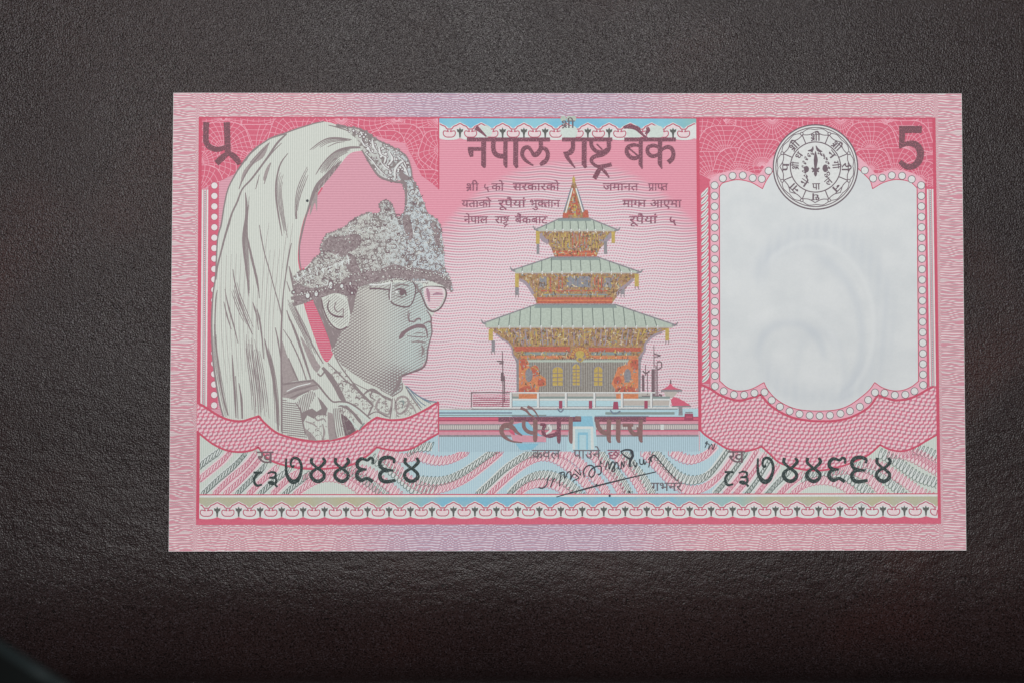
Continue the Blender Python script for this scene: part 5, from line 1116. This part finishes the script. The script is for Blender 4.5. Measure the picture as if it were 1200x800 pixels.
uf([(352,484),(360,480),(366,478),(374,484),(368,490),(360,486),(356,494)], INK, 4); uf([(372,464),(378,470),(384,478),(382,486),(372,486),(368,484),(377,478)], INK, 4); uf([(384,482),(390,484),(392,500),(396,513),(386,515.6),(384,500)], INKS, 3)
uf([(356,500),(366,508),(372,516),(362,515)], INKS, 4); us([(368,486),(372,492),(379,490),(382,494)], [1,2,1.6,1], INKS); us([(358,493),(366,496),(372,500)], 1.4, INKS); us([(378,496),(380,506),(378,515)], [1.2,2.6,2], INKS)
# epaulette
us([(378,430),(386,440),(394,452),(400,464),(404,470)], [3,6,6.4,6.4,4], INK, 5); us([(366,444),(374,452),(382,462),(390,470),(398,470),(408,471),(420,478),(434,490)], [2,2.4,2,1.8,1.8,2,1.8,1.6], INK, 6)
us([(372,437),(376,440),(381,434)], 1.8, INK, 5); us([(384,424.6),(392,432),(398,438),(406,446),(414,452),(424,462),(436,474)], [1,1.4,1.8,1.6,1.8,1.8,1.6], INK, 6); us([(392,416),(400,430),(412,446),(424,460),(436,473),(435,478),(431,487)], [1.2,1.4,1.6,1.6,2,2,1.6], INK, 6)
for x, y in ((391,436),(401,447),(404,441),(412,455),(410,451),(418,460),(422,466),(416,466)): us([(x,y),(x+3,y-.8),(x+6,y+1.6)], [.8,1.8,.8], INK, 7)
us([(396,452),(400,448),(402,452)], 1.4, INK, 7); us([(388,438),(392,437),(398,436)], 1.2, INKS, 7)
# braids
for k in range(6): us([(391+k*2.0,478-k*.2),(391.6+k*2.3,492),(394+k*2.6,512-k*.8)], .95, INK, 5)
for k in range(5): us([(396+k*.8,476-k*.6),(404+k*2,474+k*2.2),(414+k*1.4,482+k*2.6),(423+k*.6,492+k*1.4)], 1.0, INK, 6)
uf([(400,484),(406,488),(412,494),(417,504),(410,509),(404,510),(402,498)], INKD, 4); us([(410,490),(416,498),(421,503)], 2, PORTB if False else LEAF, 7); us([(421,503),(427,495)], 1.6, TEALD, 8)
us([(398,473),(408,474),(418,480),(428,489),(433,493)], 2, LEAF, 9)
# collar with oak leaves
us([(414,448),(428,455),(444,461),(458,467)], [1,1,1.4,1.2]); us([(426,462),(431,457.6),(437,456),(444,460),(452,466),(459.5,468)], [1.4,2.6,3,2.4,2,1.4], INK, 5); us([(437,457),(434,464),(440,468)], [2,1.8,1], INK, 6)
us([(446,466),(442,471),(441,478),(447,483),(455,485),(458,478),(459.6,469)], [2,2.4,2,2.6,2.4,2,1.8], INKS, 5); us([(430,487),(441,482),(452,487),(457,488)], [1.6,1.2,1.4,1], INK, 5); us([(460,466),(459,478),(457,490)], [1.2,1.6,1.4], INK, 6); us([(462,466),(465,478),(464,489)], 1, INKS, 6)
us([(463,474),(465,468),(471,464),(477,466),(479,472),(476,479),(470,484),(465,482),(463,474)], [2,2.2,2.4,2.4,3,2.6,2.4,2,2], INKS, 5); us([(468,470),(473,470),(471,478)], [1.6,2.4,1.4], TEALD, 7)
us([(459.5,464),(466,460),(471,456),(471.6,448)], [1.6,1.4,1.4,1]); us([(475,452),(482,464),(489,474),(493,480)], [1,1.4,1.4,1]); us([(478,456),(486,467),(494,477)], 1, STEEL, 6); us([(481,457),(492,470),(499,475)], 1, STEEL, 6); us([(488,462),(497,468),(505,472)], 1, STEEL, 7)
us([(480,472),(484,476),(488,484)], [2,2,1.2], INKS, 5)
us([(476,452),(489.5,463),(503,469.3),(512,470.6)], 1.4, STEEL, 7)
for poly, n_ in (([(386,426),(402,432),(436,475),(431,484),(414,474),(398,458)], 75), ([(431,459),(445,463),(458,468),(456,486),(441,481)], 45), ([(462,467),(478,463),(490,475),(480,484),(464,488)], 45), ([(398,478),(418,482),(424,496),(414,506),(398,508)], 30), ([(364,480),(384,486),(386,512),(362,512)], 26)):
    P_ = np.array(poly, float); q = rng.uniform(P_.min(0), P_.max(0), (n_*3,2)); q = q[inside(poly, q)][:n_]
    for x, y in q:
        a = rng.uniform(0, TAU); r = rng.uniform(1,2.4); t = np.linspace(a, a+2.4, 4); un.stroke(np.stack([x+r*np.cos(t), y+r*np.sin(t)],1), [.4,rng.uniform(.7,1.2),.4], INK if rng.random() < .6 else INKS, 8)
un.build()
